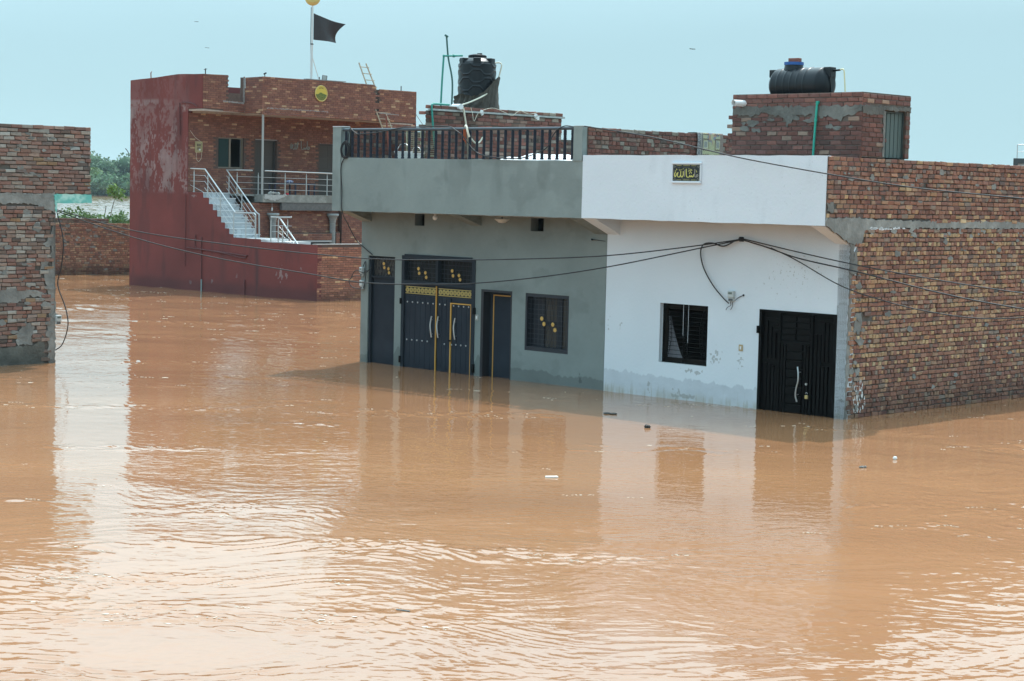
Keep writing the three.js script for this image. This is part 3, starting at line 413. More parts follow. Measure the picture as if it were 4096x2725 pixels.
// --- window with ironwork
{
  const w = new THREE.Group(); w.name = 'window'; greyH.add(w);
  const x0 = -8.03, x1 = -6.795, y0 = 0.665, y1 = 1.87, dk = mat([0.016, 0.02, 0.028], 0.5);
  mesh('window_frame', [bx(x0, x0 + 0.05, y0, y1, -0.22, -0.005), bx(x1 - 0.04, x1, y0, y1, -0.22, -0.005), bx(x0 + 0.05, x1 - 0.04, y0, y0 + 0.09, -0.22, -0.01), bx(x0 + 0.05, x1 - 0.04, y1 - 0.07, y1, -0.22, -0.01)], dk, w);
  mesh('casement', [bx(x0 + 0.05, -7.62, y0 + 0.09, y1 - 0.07, -0.2, -0.16), bx(-7.27, -7.12, y0 + 0.09, y1 - 0.07, -0.2, -0.16), bx(-7.62, -7.27, 1.2, 1.3, -0.2, -0.16)], dk, w);
  mesh('pane', [bx(-7.62, -7.27, y0 + 0.09, 1.2, -0.19, -0.185), bx(-7.62, -7.27, 1.3, y1 - 0.07, -0.19, -0.185), bx(-7.12, x1 - 0.04, y0 + 0.09, y1 - 0.07, -0.19, -0.185)], mat([0.055, 0.045, 0.036], 0.3), w);
  grid(w, x0 + 0.01, x1 - 0.01, y0 + 0.05, y1 - 0.02, 11, 11, -0.05, 0.0055, mat([0.03, 0.035, 0.045], 0.45));
  stem(w, -7.36, y0 + 0.04, y1 - 0.02, -0.03, 0.09);
  for (const [x, y] of [[-7.565, 1.355], [-7.5, 1.245], [-7.25, 1.25], [-7.185, 1.14]]) flower(x, y, -0.02, w, 1.15);
}
greyBricks.build();
rebase(greyH, -9.5, 0, -4);

// ================================================================== the red house across the water
const red = house('red_house', 'two storey brick faced house with peeling red side wall and outdoor stairs', FR);
const redBricks = new BrickStore(red);
const redMap = paint(1536, 1024, -11.4, -0.6, 11.6, 8.8, (x, y) => {
  const n = fbm(x * 0.8, y * 0.8, 5); let c = [0.165, 0.035, 0.030].map((v) => v * (0.72 + 0.55 * n));
  const up = smooth(3.55, 3.8, y) * smooth(-7.4, -7.62, x) * (1 - 0.75 * smooth(6.85, 7.0, y)), p = fbm(x * 2.1 + 4, y * 1.25, 6), q = fbm(x * 6, y * 3, 4);
  let peel = smooth(0.462, 0.54, 0.42 * p + 0.26 * q + 0.32 * fbm(x * 16, y * 10, 3)) * up * (0.5 + 0.5 * smooth(0.3, 0.6, fbm(x * 0.9 + 5, y * 0.8 + 2, 3)));
  peel = Math.max(peel, 0.75 * smooth(0.45, 0.56, fbm(x * 4, y * 2.5 + 9, 5)) * smooth(7.25, 7.1, y) * smooth(6.86, 6.95, y) * smooth(-6.7, -11, x) * 1.3);
  peel = Math.max(peel, speck(x, y, -1.95, 0.85, 0.42, 0.35, 0.62, 9), speck(x, y, -7.3, 0.3, 0.1, 0.12, 0.72, 14), speck(x, y, -6.0, 0.4, 0.09, 0.1, 0.72, 14), 0.6 * speck(x, y, -4.4, 0.6, 0.25, 0.2, 0.55, 10), 0.7 * speck(x, y, -0.8, 1.05, 0.12, 0.22, 0.6, 9), speck(x, y, -7.1, 3.55, 0.25, 0.06, 0.7, 14));
  c = mix3(c, [0.26, 0.185, 0.178].map((v) => v * (0.75 + 0.5 * q)), clamp(peel, 0, 1) * (0.55 + 0.4 * fbm(x * 5 + 3, y * 4, 3)));
  const streak = (cx, w, y1, k) => k * Math.exp(-(((x - cx + 0.1 * (fbm(y * 2, cx, 2) - 0.5)) / w) ** 2)) * smooth(y1, y1 - 0.4, y) * (0.6 + 0.4 * fbm(x * 9, y * 1.5, 3));
  const dark = Math.max(streak(-3.35, 0.13, 2.0, 0.85), streak(-5.35, 0.2, 2.4, 0.45), smooth(0.62, 0.3, y + 0.12 * fbm(x * 3, 2, 3)) * 0.42, 0.35 * smooth(0.55, 0.75, fbm(x * 3 + 7, y * 0.5, 4)));
  return mix3(c, [0.045, 0.022, 0.024], dark);
});
const redPaint = mat([1, 1, 1], 0.85, { map: redMap, bumpMap: plasterBump, bumpScale: 0.006 });
const redPlain = mat([0.12, 0.028, 0.028], 0.85);
const treads = [[-4.76, 2.19], [-5.02, 2.39], [-5.27, 2.6], [-5.51, 2.81], [-5.75, 3.04], [-6.01, 3.26], [-6.25, 3.49]];
const profile = [[-11.28, -1], [0, -1], [0, 1.965], [-3.15, 1.97], [-3.15, 2.06], [-4.70, 2.07]];
for (const [x, y] of treads) { const p = profile[profile.length - 1]; profile.push([x, p[1]], [x, y]); }
profile.push([-6.6, 3.49], [-6.62, 3.68], [-7.56, 3.68], [-7.56, 6.78], [-6.69, 6.80], [-6.69, 8.05], [-8.2, 8.08], [-9.6, 7.99], [-11.28, 7.92]);
mesh('side_wall', poly(wavy(profile, 0.012, 0.6), 0.03), redPaint, red);
for (const b of [[-11.279, -7.62, -1, 6.77, -0.25, -0.031], [-3.15, -0.005, -1, 1.95, -0.22, -0.031], [-11.279, -6.7, 6.785, 7.9, -0.2, -0.031], [-11.28, -11.0, -1, 7.9, -11.6, -0.251], [-10.9, -7.62, -1, 6.7, -11.7, -11.5]]) mesh('wall_backing', bx(...b), redPlain, red);
mesh('roof_slab', [bx(-10.9, -7.61, 6.6, 6.76, -11.5, -0.26), bx(-7.6, -5.66, 6.64, 6.76, -9.8, -2.05), bx(-7.6, -6.71, 6.7, 6.775, -2.04, -0.032)], mat([0.52, 0.44, 0.38], 0.9, { map: grainTone }), red);
{ // conduits along the red wall
  const pipe = (pts, r = 0.02) => mesh('conduit', tube(pts, r, 20, 6), mat([0.10, 0.024, 0.024], 0.6), red);
  pipe([V(-6.6, 2.03, 0.03), V(-6.6, 1.9, 0.04), V(-6.59, 0.9, 0.04), V(-6.58, 0.42, 0.04)]); pipe([V(-6.98, 2.1, 0.03), V(-6.99, 1.85, 0.04), V(-6.98, 1.62, 0.04), V(-6.6, 1.57, 0.04), V(-5.2, 1.5, 0.04), V(-3.9, 1.43, 0.04)]); pipe([V(-7.5, 1.6, 0.04), V(-5.5, 1.5, 0.05), V(-3.88, 1.37, 0.04), V(-3.85, 1.46, 0.03)]);
  pipe([V(-7.62, 3.6, 0.03), V(-7.62, 1.0, 0.03), V(-7.62, 0.9, 0.03)], 0.012); pipe([V(-8.05, 7.0, 0.03), V(-8.02, 6.4, 0.04), V(-8.0, 5.8, 0.04)], 0.02); pipe([V(-7.9, 7.02, 0.03), V(-7.3, 6.98, 0.04), V(-6.95, 6.86, 0.04)], 0.02);
  pipe([V(-4.0, 0.55, 0.03), V(-4.0, 0.2, 0.03), V(-4.0, 0.0, 0.03)], 0.02);
  mesh('conduit', rod(V(-6.58, 0.45, 0.04), V(-6.58, -0.3, 0.04), 0.025), mat([0.25, 0.36, 0.36], 0.6), red);
}
// --- brick faced front (x = -7.58), upper floor and what shows below the balcony
const holesF = [rect(1.45, 2.665, 4.61, 5.78), rect(3.22, 4.28, 3.66, 5.735), rect(6.45, 7.5, 3.66, 5.69), rect(5.45, 7.2, -0.9, 1.84)];
const front = mesh('front_wall', ap(poly(rect(0.032, 11.6, -1, 6.63), 0.23, holesF), onX(-7.6)), tileMortar, red);
const inHole = (u, v, pad = 0) => holesF.some((h) => u > h[0][0] - pad && u < h[1][0] + pad && v > h[0][1] - pad && v < h[2][1] + pad);
const T = { course: 0.079, len: 0.232, joint: 0.009, dep: 0.016, jit: 0.0015, lift: 0 };
redBricks.lay(front, onX(-7.6), { ...T, u0: 0.04, u1: 11.6, v0: 1.9, v1: 6.63, skip: (u, v, l) => inHole(u - l / 2, v, 0.01) || inHole(u + l / 2, v, 0.01) || inHole(u, v, 0.01), color: () => tileTones() });
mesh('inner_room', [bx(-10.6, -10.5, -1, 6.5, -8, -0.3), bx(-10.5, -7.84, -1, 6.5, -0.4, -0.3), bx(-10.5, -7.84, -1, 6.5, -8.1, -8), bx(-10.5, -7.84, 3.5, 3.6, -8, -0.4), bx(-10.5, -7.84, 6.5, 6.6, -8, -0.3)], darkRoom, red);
// --- roof parapet with its gap, stepping forward over the balcony
{
  const para = mesh('roof_parapet', [
    ap(poly([[0.033, 6.78], [1.98, 6.70], [1.98, 8.03], [1.92, 8.03], [1.92, 7.1], [1.185, 7.1], [1.185, 8.075], [0.033, 8.05]], 0.2), onX(-6.70)),
    ap(poly([[-6.70, 6.70], [-5.66, 6.66], [-5.66, 8.04], [-6.70, 8.03]], 0.2), onZ(-2.0)),
    ap(poly([[2.0, 6.66], [9.86, 6.60], [9.86, 7.87], [7.86, 7.87], [7.84, 6.86], [7.67, 6.86], [7.66, 8.01], [5.2, 8.06], [2.0, 8.04]], 0.22), onX(-5.66))], tileMortar, red);
  redBricks.lay(para, onX(-6.70), { ...T, u0: 0.04, u1: 1.98, v0: 6.72, v1: 8.06, skip: (u, v) => (u > 1.19 && u < 1.92 && v > 7.08) || v < 6.78 - 0.04 * u + 0.02, color: () => tileTones() });
  redBricks.lay(para, onZ(-2.0), { ...T, u0: -6.69, u1: -5.645, v0: 6.68, v1: 8.03, color: () => tileTones() });
  redBricks.lay(para, onX(-5.66), { ...T, u0: 2.0, u1: 9.86, v0: 6.63, v1: 8.06, skip: (u, v) => (u > 7.67 && u < 7.84 && v > 6.86) || (u > 7.66 && v > 7.87), color: (u) => tileTones() });
  const lip = (pts, m) => patch('cement_lip', m, pts, 0.03, mat([0.34, 0.33, 0.32], 0.95, { map: grainTone }), para, 0.02, 0.012);
  lip([[0.95, 7.07], [1.95, 7.03], [1.95, 7.09], [0.95, 7.11]], onX(-6.70)); lip([[1.9, 7.1], [1.97, 7.1], [1.96, 8.03], [1.91, 8.03]], onX(-6.70)); lip([[7.85, 6.93], [8.9, 6.9], [8.9, 6.94], [7.85, 6.97]], onX(-5.66)); lip([[2.2, 6.87], [5.2, 6.86], [5.2, 6.885], [2.2, 6.90]], onX(-5.66));
  mesh('parapet_cap', [bx(-5.87, -5.64, 8.062, 8.09, -6.1, -4.15), bx(-5.87, -5.645, 8.03, 8.05, -7.6, -6.15)], mat([0.36, 0.36, 0.36], 0.9, { map: grainTone }), para);
  mesh('rear_parapet', [bx(-10.9, -10.68, 6.76, 7.55, -11.4, -0.26), bx(-8.4, -8.2, 6.765, 7.5, -8.5, -0.5)], tileMortar, para);
}
// --- window and doors of the upper floor
{
  const w = new THREE.Group(); w.name = 'sliding_window'; red.add(w);
  const al = mat([0.20, 0.17, 0.13], 0.5), X = -7.7, f = (z0, z1, y0, y1, d = 0.03) => bx(X - d, X + d, y0, y1, -z1, -z0);
  mesh('window_frame', [f(1.452, 1.5, 4.612, 5.778), f(2.615, 2.663, 4.612, 5.778), f(1.5, 2.615, 4.612, 4.66), f(1.5, 2.615, 5.73, 5.778), f(2.01, 2.09, 4.66, 5.73)], al, w);
  const gl = new THREE.MeshPhysicalMaterial({ roughness: 0.06, specularIntensity: 0.5 }); gl.color.setRGB(0.008, 0.024, 0.02); mesh('pane', bx(X - 0.005, X + 0.005, 4.66, 5.73, -2.01, -1.5), gl, w);
  mesh('reveal', [bx(-7.82, -7.735, 4.612, 5.778, -2.662, -2.64)], mat([0.3, 0.3, 0.3], 0.9), w);
  const door = (u0, u1, y0, y1) => { const d = new THREE.Group(); d.name = 'panel_door'; red.add(d); const brown = mat([0.060, 0.050, 0.043], 0.6); mesh('door_frame', [bx(-7.79, -7.70, y0, y1, -u1 + 0.001, -u1 + 0.07), bx(-7.79, -7.70, y0, y1, -u0 - 0.05, -u0 - 0.001), bx(-7.79, -7.70, y1 - 0.06, y1 - 0.001, -u1 + 0.07, -u0 - 0.05)], mat([0.05, 0.045, 0.042], 0.6), d); mesh('door_leaf', bx(-7.78, -7.75, y0, y1 - 0.06, -u1 + 0.07, -u0 - 0.05), brown, d); for (let i = 0; i < 4; i++) for (const k of [0, 1]) { const wd = (u1 - u0 - 0.24) / 2, a = -u1 + 0.11 + k * (wd + 0.04); mesh('door_panel', rbx(-7.755, -7.74, y0 + 0.1 + i * 0.48, y0 + 0.5 + i * 0.48, a, a + wd, 0.006), brown, d); } mesh('lintel_strip', bx(-7.66, -7.595, y1 + 0.0, y1 + 0.035, -u1, -u0), mat([0.3, 0.29, 0.28], 0.9), d); };
  door(3.22, 4.28, 3.66, 5.735); door(6.45, 7.5, 3.66, 5.69);
}
// --- balcony slab, its post, the columns below
const concrete = mat([0.95, 0.95, 0.93], 0.95, { map: cementMap, bumpMap: plasterBump, bumpScale: 0.02 });
mesh('balcony_slab', [bx(-7.58, -6.16, 3.58, 3.645, -10, -1.27), bx(-6.159, -5.64, 3.36, 3.65, -10, -2.06), bx(-7.58, -6.161, 3.34, 3.578, -10, -2.2)], concrete, red);
mesh('slab_crust', [patch('crust', onX(-5.64), [[2.12, 3.5], [2.6, 3.42], [3.2, 3.6], [3.15, 3.65], [2.15, 3.65]], 0.05, concrete, null, 0.02, 0.02).geometry], mat([0.5, 0.5, 0.48], 0.95, { map: grainTone }), red);
mesh('balcony_post', rod(V(-5.76, 3.65, -2.12), V(-5.76, 6.66, -2.12), 0.045, 12), mat([0.36, 0.37, 0.36], 0.4, { metalness: 0.4 }), red);
mesh('beam', bx(-5.80, -5.66, 3.06, 3.359, -5.5, -3.0), mat([0.16, 0.155, 0.15], 0.9, { map: grainTone }), red);
for (const z of [-2.66, -5.62]) {
  const c = new THREE.Group(); c.name = 'column'; red.add(c); c.position.set(-5.76, 0, z);
  const st = mat([0.34, 0.35, 0.34], 0.9, { map: grainTone }), s = new THREE.Shape(); for (let i = 0; i <= 72; i++) { const a = i / 72 * Math.PI * 2, r = 0.115 - 0.010 * Math.pow(Math.abs(Math.sin(a * 9)), 0.7); s[i ? 'lineTo' : 'moveTo'](r * Math.cos(a), r * Math.sin(a)); }
  mesh('shaft', new THREE.ExtrudeGeometry(s, { depth: 3.6, bevelEnabled: false }).rotateX(-Math.PI / 2).translate(0, -0.98, 0), st, c);
  mesh('capital', new THREE.LatheGeometry([[0.115, 2.6], [0.135, 2.63], [0.12, 2.66], [0.15, 2.74], [0.2, 2.86], [0.235, 2.87], [0.235, 2.95], [0, 2.95]].map((p) => new THREE.Vector2(...p)), 20), st, c);
}
{
  const l = mesh('brick_ledge', bx(-5.82, -5.66, 1.93, 2.2, -5.5, -3.35), tileMortar, red);
  redBricks.lay(l, onX(-5.66), { ...T, u0: 3.35, u1: 5.5, v0: 1.93, v1: 2.19, color: () => tileTones() });
  mesh('garage_lintel', bx(-5.82, -5.655, 1.85, 1.915, -5.5, -3.5), mat([0.4, 0.41, 0.41], 0.9), red);
  const v = mesh('porch_wall', bx(-6.05, -5.90, 1.9, 3.34, -6, -1.32), tileMortar, red);
  redBricks.lay(v, onX(-5.90), { ...T, u0: 1.32, u1: 6, v0: 1.9, v1: 3.34, color: () => tileTones() });
  const u = mesh('lower_wall', bx(-5.82, -5.66, -1, 3.06, -11.6, -6.0), tileMortar, red);
  redBricks.lay(u, onX(-5.66), { ...T, u0: 6.0, u1: 8.5, v0: 1.2, v1: 3.06, color: () => tileTones() });
  const g = mesh('garden_wall', bx(-0.235, -0.016, -1, 1.965, -6, -0.035), tileMortar, red);
  redBricks.lay(g, onX(-0.016), { ...T, u0: 0.02, u1: 6, v0: -0.25, v1: 1.90, color: (a, v) => { const c = tileTones().map((x, i) => x * [1.35, 1.3, 1.2][i]); return dirtDark(c, 1 - 0.35 * smooth(0.4, 0.1, v)); } });
  mesh('wall_cap', bx(-0.26, 0.01, 1.967, 1.995, -6, 0.004), mat([0.42, 0.40, 0.38], 0.9, { map: grainTone }), g);
  const p = mesh('ledge_pier', bx(-5.85, -5.655, 1.7, 2.24, -5.9, -5.72), tileMortar, red);
  redBricks.lay(p, onX(-5.655), { ...T, u0: 5.72, u1: 5.9, v0: 1.72, v1: 2.24, color: () => tileTones() });
}
// --- marble steps, landings
{
  const marbleMap = paint(512, 512, 0, 0, 1.5, 1.5, (x, y) => { const n = tileNoise(x / 1.5, y / 1.5, 6, 5), v = smooth(0.44, 0.52, n) - smooth(0.52, 0.6, n); const t = 0.36 + 0.24 * n - 0.16 * v; return [t * 0.95, t, t * 1.05]; });
  const marble = mat([1, 1, 1], 0.3, { map: marbleMap }), nose = mat([0.66, 0.67, 0.67], 0.35);
  const all = [...treads, [-6.6, 3.68]];
  all.forEach(([x, y], i) => { const back = i + 1 < all.length ? all[i + 1][0] : -7.56, st = new THREE.Group(); st.name = 'step'; red.add(st); mesh('riser', bx(back, x, y - 0.24, y - 0.026, -1.25, -0.032), marble, st); mesh('tread', bx(back, x + 0.02, y - 0.025, y, -1.26, -0.02), nose, st); });
  mesh('landing', [bx(-4.76, -3.16, 1.9, 2.035, -1.3, -0.032), bx(-4.75, -3.14, 2.036, 2.06, -1.31, -0.025)], nose, red);
  mesh('lower_landing', bx(-3.139, -1.9, 1.88, 2.0, -1.3, -0.231), nose, red);
}
// --- stainless railings
{
  const rl = (name) => { const g = new THREE.Group(); g.name = name; red.add(g); return g; };
  const post = (p, x, y0, y1, z) => mesh('post', [rod(V(x, y0, z), V(x, y1 - 0.06, z), 0.021, 8), rod(V(x, y1 - 0.06, z), V(x, y1 + 0.02, z), 0.012, 6), new THREE.CylinderGeometry(0.045, 0.045, 0.02, 10).translate(x, y0 + 0.01, z)], steel, p);
  const hand = (p, pts, r = 0.028) => { const g = []; for (let i = 0; i + 1 < pts.length; i++) { g.push(rod(pts[i], pts[i + 1], r, 10)); g.push(new THREE.SphereGeometry(r, 10, 6).translate(pts[i + 1].x, pts[i + 1].y, pts[i + 1].z)); } mesh('handrail', g, steel, p); };
  const bar = (p, a, b) => mesh('bar', rod(a, b, 0.009, 6), steel, p);
  let p = rl('stair_railing'), z = -0.08;
  hand(p, [V(-7.46, 4.56, z), V(-6.58, 4.54, z), V(-4.74, 2.98, z), V(-3.62, 2.98, z), V(-3.55, 2.92, z), V(-3.54, 2.06, z)]);
  for (const [x, a, b] of [[-7.25, 3.68, 4.5], [-6.4, 3.5, 4.36], [-5.63, 2.82, 3.7], [-4.82, 2.2, 3.0], [-4.1, 2.06, 2.92]]) post(p, x, a, b, z);
  for (const d of [0.24, 0.46, 0.70]) { if (d < 0.6) bar(p, V(-7.5, 4.56 - d, z), V(-6.57, 4.54 - d, z)); bar(p, V(-6.6, 4.56 - d, z), V(-4.74, 2.98 - d, z)); bar(p, V(-4.74, 2.98 - d, z), V(-3.56, 2.97 - d, z)); }
  bar(p, V(-7.5, 3.95, z), V(-6.57, 3.66, z));
  p = rl('stair_railing'); z = -1.2;
  hand(p, [V(-6.74, 4.54, z), V(-4.93, 2.99, z), V(-4.76, 2.92, z), V(-4.74, 2.06, z)]);
  for (const [x, a, b] of [[-6.59, 3.68, 4.35], [-5.8, 2.82, 3.65]]) post(p, x, a, b, z);
  for (const d of [0.24, 0.46, 0.70]) bar(p, V(-6.74, 4.56 - d, z), V(-4.95, 2.99 - d, z));
  p = rl('balcony_railing'); const xb = -6.2, xf = -5.66;
  hand(p, [V(-6.74, 4.54, -1.2), V(xb, 4.54, -1.25), V(xb, 4.54, -1.98)]); hand(p, [V(xf, 4.535, -2.16), V(xf, 4.5, -6.2)]);
  post(p, xb, 3.645, 4.44, -1.28); post(p, xb + 0.1, 3.65, 4.44, -2.2); for (const q of [-3.14, -4.18, -5.22, -6.2]) post(p, xf, 3.65, 4.46, q);
  for (const d of [0.24, 0.46, 0.69]) { bar(p, V(xb, 4.54 - d, -1.25), V(xb, 4.54 - d, -1.98)); bar(p, V(xb, 4.54 - d, -1.98), V(xf, 4.53 - d, -2.14)); bar(p, V(xf, 4.53 - d, -2.14), V(xf, 4.5 - d, -6.2)); }
  p = rl('stair_railing'); z = -0.12;
  hand(p, [V(-2.71, 2.87, z), V(-2.25, 2.87, z), V(-1.15, 1.9, z)]); hand(p, [V(-2.25, 2.87, z), V(-1.58, 2.89, z)]);
  for (const [x, a, b] of [[-2.71, 1.97, 2.8], [-2.29, 1.97, 2.84], [-1.77, 2.2, 2.79], [-2.05, 1.97, 2.55]]) post(p, x, a, b, z);
  for (const d of [0.3, 0.52, 0.74]) { bar(p, V(-2.72, 2.87 - d, z), V(-1.55, 2.88 - d, z)); bar(p, V(-2.25, 2.84 - d, z), V(-1.2 - d * 0.55, 1.93, z)); }
}
redBricks.build();
rebase(red, -6.5, 0, -4);

// ================================================================== the unplastered brick house at the left edge
const left = house('brick_house', 'bare weathered brick building with turquoise strip at the left edge', FL);
const leftBricks = new BrickStore(left);
{
  const X0 = onX(0), S = { u0: -4.5, course: 0.087, joint: 0.013, jit: 0.009, dep: 0.03 };
  const w = mesh('side_wall', [ap(poly(rect(-4.5, -0.0, -1.3, 3.5), 0.28), onX(-0.004)), ap(poly(rect(-4.5, 0.88, 3.7, 5.18), 0.25), onX(-0.004))], mortar, left);
  const band = [[-4.5, 3.5], [-0.6, 3.48], [-0.35, 3.42], [-0.03, 3.3], [0.01, 3.5], [0.0, 3.74], [-0.5, 3.70], [-1.2, 3.72], [-4.5, 3.70]];
  const strip = [[-0.02, 3.3], [0.0, -0.4], [-0.05, -0.4], [-0.17, 0.0], [-0.2, 0.8], [-0.12, 1.3], [-0.22, 1.7], [-0.3, 2.0], [-0.1, 2.1], [-0.12, 2.6], [-0.22, 2.7], [-0.08, 2.9]];
  const pats = [[[-4.5, 0.42], [-0.55, 0.4], [-0.3, 0.62], [-0.25, -0.4], [-4.5, -0.4]], [[-0.95, 0.42], [-0.6, 0.42], [-0.55, 0.85], [-0.75, 0.92], [-1.0, 0.66]], [[-4.5, 1.36], [-0.95, 1.34], [-0.62, 1.5], [-0.3, 1.42], [-0.2, 1.52], [-0.55, 1.6], [-0.9, 1.66], [-4.5, 1.48]], [[-0.42, 2.05], [-0.2, 2.1], [-0.16, 2.42], [-0.26, 2.4], [-0.34, 2.25]], [[-0.2, 1.6], [-0.05, 1.6], [-0.05, 2.05], [-0.22, 1.95]]];
  const lowPatch = cement.clone(); lowPatch.color.setRGB(0.5, 0.5, 0.47);
  patch('concrete_band', X0, band, 0.05, cement, w, 0.024, 0.02); patch('cement_patch', X0, strip, 0.05, cement, w, 0.022); pats.forEach((p, i) => patch('cement_patch', X0, p, 0.06, i ? cement : lowPatch, w, 0.02));
  const cov = (u, v) => inside(band, u, v) || inside(strip, u, v) || pats.some((p) => inside(p, u, v));
  const gaps = []; for (const [u, v] of [[-1.2, 4.68], [-1.3, 4.58], [-1.06, 4.58], [-1.2, 4.49], [-0.95, 4.49], [-1.3, 4.4], [-1.06, 4.4], [-1.2, 4.31]]) gaps.push([u, v]);
  leftBricks.lay(w, X0, { ...S, u1: -0.01, v0: -0.3, v1: 3.52, kind: () => 's', len: 0.225, skip: (u, v) => cov(u, v), color: (u, v) => { let c = oldTones(); if (v < 1.35 || v > 2.6) c = rnd() < 0.7 ? c : oldTones(); return dirtDark(c, 1 - 0.45 * smooth(0.6, 0.25, v)); } });
  leftBricks.lay(w, X0, { ...S, u1: 0.88, v0: 3.71, v1: 5.19, len: 0.25, skip: (u, v) => inside(band, u, v) || gaps.some((g) => Math.abs(u - g[0]) < 0.14 && Math.abs(v - g[1]) < 0.04 && rnd() < 0.45), color: (u, v) => { const c = oldTones(); return v > 4.95 ? dirtDark(c, 0.72 + 0.5 * rnd()) : c; } });
  smears(X0, 40, -1.6, 0, 0.5, 3.4, cement, w, 0.03, 0.13); smears(X0, 30, -1.6, 0.85, 3.8, 5.1, cement, w, 0.03, 0.09);
  const turq = mat([1, 1, 1], 0.75, { map: paint(256, 64, -0.1, 3.2, 1.2, 0.6, (x, y) => mix3([0.16, 0.52, 0.46], [0.48, 0.78, 0.70], smooth(0.4, 0.7, fbm(x * 4, y * 6, 4)))), bumpMap: plasterBump, bumpScale: 0.01 });
  mesh('turquoise_beam', [ap(poly(wavy([[0.012, 3.5], [0.92, 3.515], [0.91, 3.70], [0.012, 3.715]], 0.02, 0.08), 0.25), onX(0.02))], turq, left);
  patch('turquoise_smear', X0, [[-0.06, 3.68], [0.011, 3.7], [0.011, 3.3], [-0.02, 3.35], [-0.03, 3.5]], 0.03, turq, w, 0.045, 0.02);
  mesh('end_wall', bx(-6, -0.285, -1.3, 3.49, 0.012, 0.26), cement, left);
  mesh('roof', bx(-6, -0.26, 3.5, 3.69, -0.85, 4.5), cement, left);
}
leftBricks.build();
rebase(left, -1, 0, 1.2);

// ================================================================== the brick wall behind, low wall top, weeds and saplings
const farW = new THREE.Group(); farW.name = numbered('brick_wall'); scene.add(farW);
farW.position.set(-19.4805, 0, -80.459); farW.rotation.y = Math.atan2(81.92681 - 80.45924, 16.62909 - 19.48047) + Math.PI; 
{ const d = V(19.48047 - 16.62909, 0, -1.46757).normalize(); farW.rotation.y = Math.atan2(-d.z, d.x); }
tag(farW, 'low red brick garden wall standing in the water behind the left buildings', 'wall');
{
  const store = new BrickStore(farW);
  const w = mesh('wall_body', bx(-3, 4.2, -1, 2.2, -0.3, -0.004), darkMortar, farW), w2 = mesh('wall_top', bx(-3, 2.3, 2.205, 2.40, -0.5, -0.24), darkMortar, farW);
  store.lay(w, onZ(0), { u0: -3, u1: 4.2, v0: -0.25, v1: 2.22, course: 0.088, kind: (i) => (i % 2 ? 'h' : 's'), jit: 0.007, dep: 0.018, skip: () => rnd() < 0.006, color: (u, v, h) => { const c = h && rnd() < 0.34 ? paleTones().map((x, i) => x * [0.9, 0.85, 0.95][i]) : sideTones(); return dirtDark(c, 1 - 0.45 * smooth(0.5, 0.15, v)); } });
  store.lay(w2, onZ(-0.236), { u0: -3, u1: 2.3, v0: 2.22, v1: 2.40, course: 0.088, jit: 0.007, dep: 0.018, color: () => dirtDark(sideTones(), 0.8) });
  smears(onZ(0), 26, -0.2, 3.3, 0.2, 2.1, cement, w, 0.022, 0.12);
  store.build();
}
const leafMat = (c) => { const m = new THREE.MeshPhysicalMaterial({ roughness: 0.8, side: THREE.DoubleSide, vertexColors: true, transmission: 0.3, thickness: 0 }); m.color.setRGB(...c); return m; };
function leaves(spots, size, tint) {          // small bent leaf faces at the given spots
  const pos = [], col = [];
  for (const s of spots) {
    const k = size * rr(0.6, 1.3), a = rnd() * Math.PI * 2, b = rr(-0.9, 0.9), d = V(Math.cos(a) * Math.cos(b), Math.sin(b), Math.sin(a) * Math.cos(b)), e = V(rr(-1, 1), rr(-0.4, 1), rr(-1, 1)).cross(d).normalize().multiplyScalar(k * rr(0.3, 0.5)), p = s.clone(), q = s.clone().addScaledVector(d, k), m = s.clone().addScaledVector(d, k * 0.5).add(V(0, k * 0.12, 0));
    const c = tint(s); for (const v of [p, m.clone().add(e), q, p, q, m.clone().sub(e)]) { pos.push(v.x, v.y, v.z); col.push(...c); }
  }
  const g = new THREE.BufferGeometry(); g.setAttribute('position', new THREE.Float32BufferAttribute(pos, 3)); g.setAttribute('color', new THREE.Float32BufferAttribute(col, 3)); g.computeVertexNormals(); g.setAttribute('uv', new THREE.BufferAttribute(new Float32Array(pos.length / 3 * 2), 2)); return g;
}
const leafPlain = leafMat([1, 1, 1]);
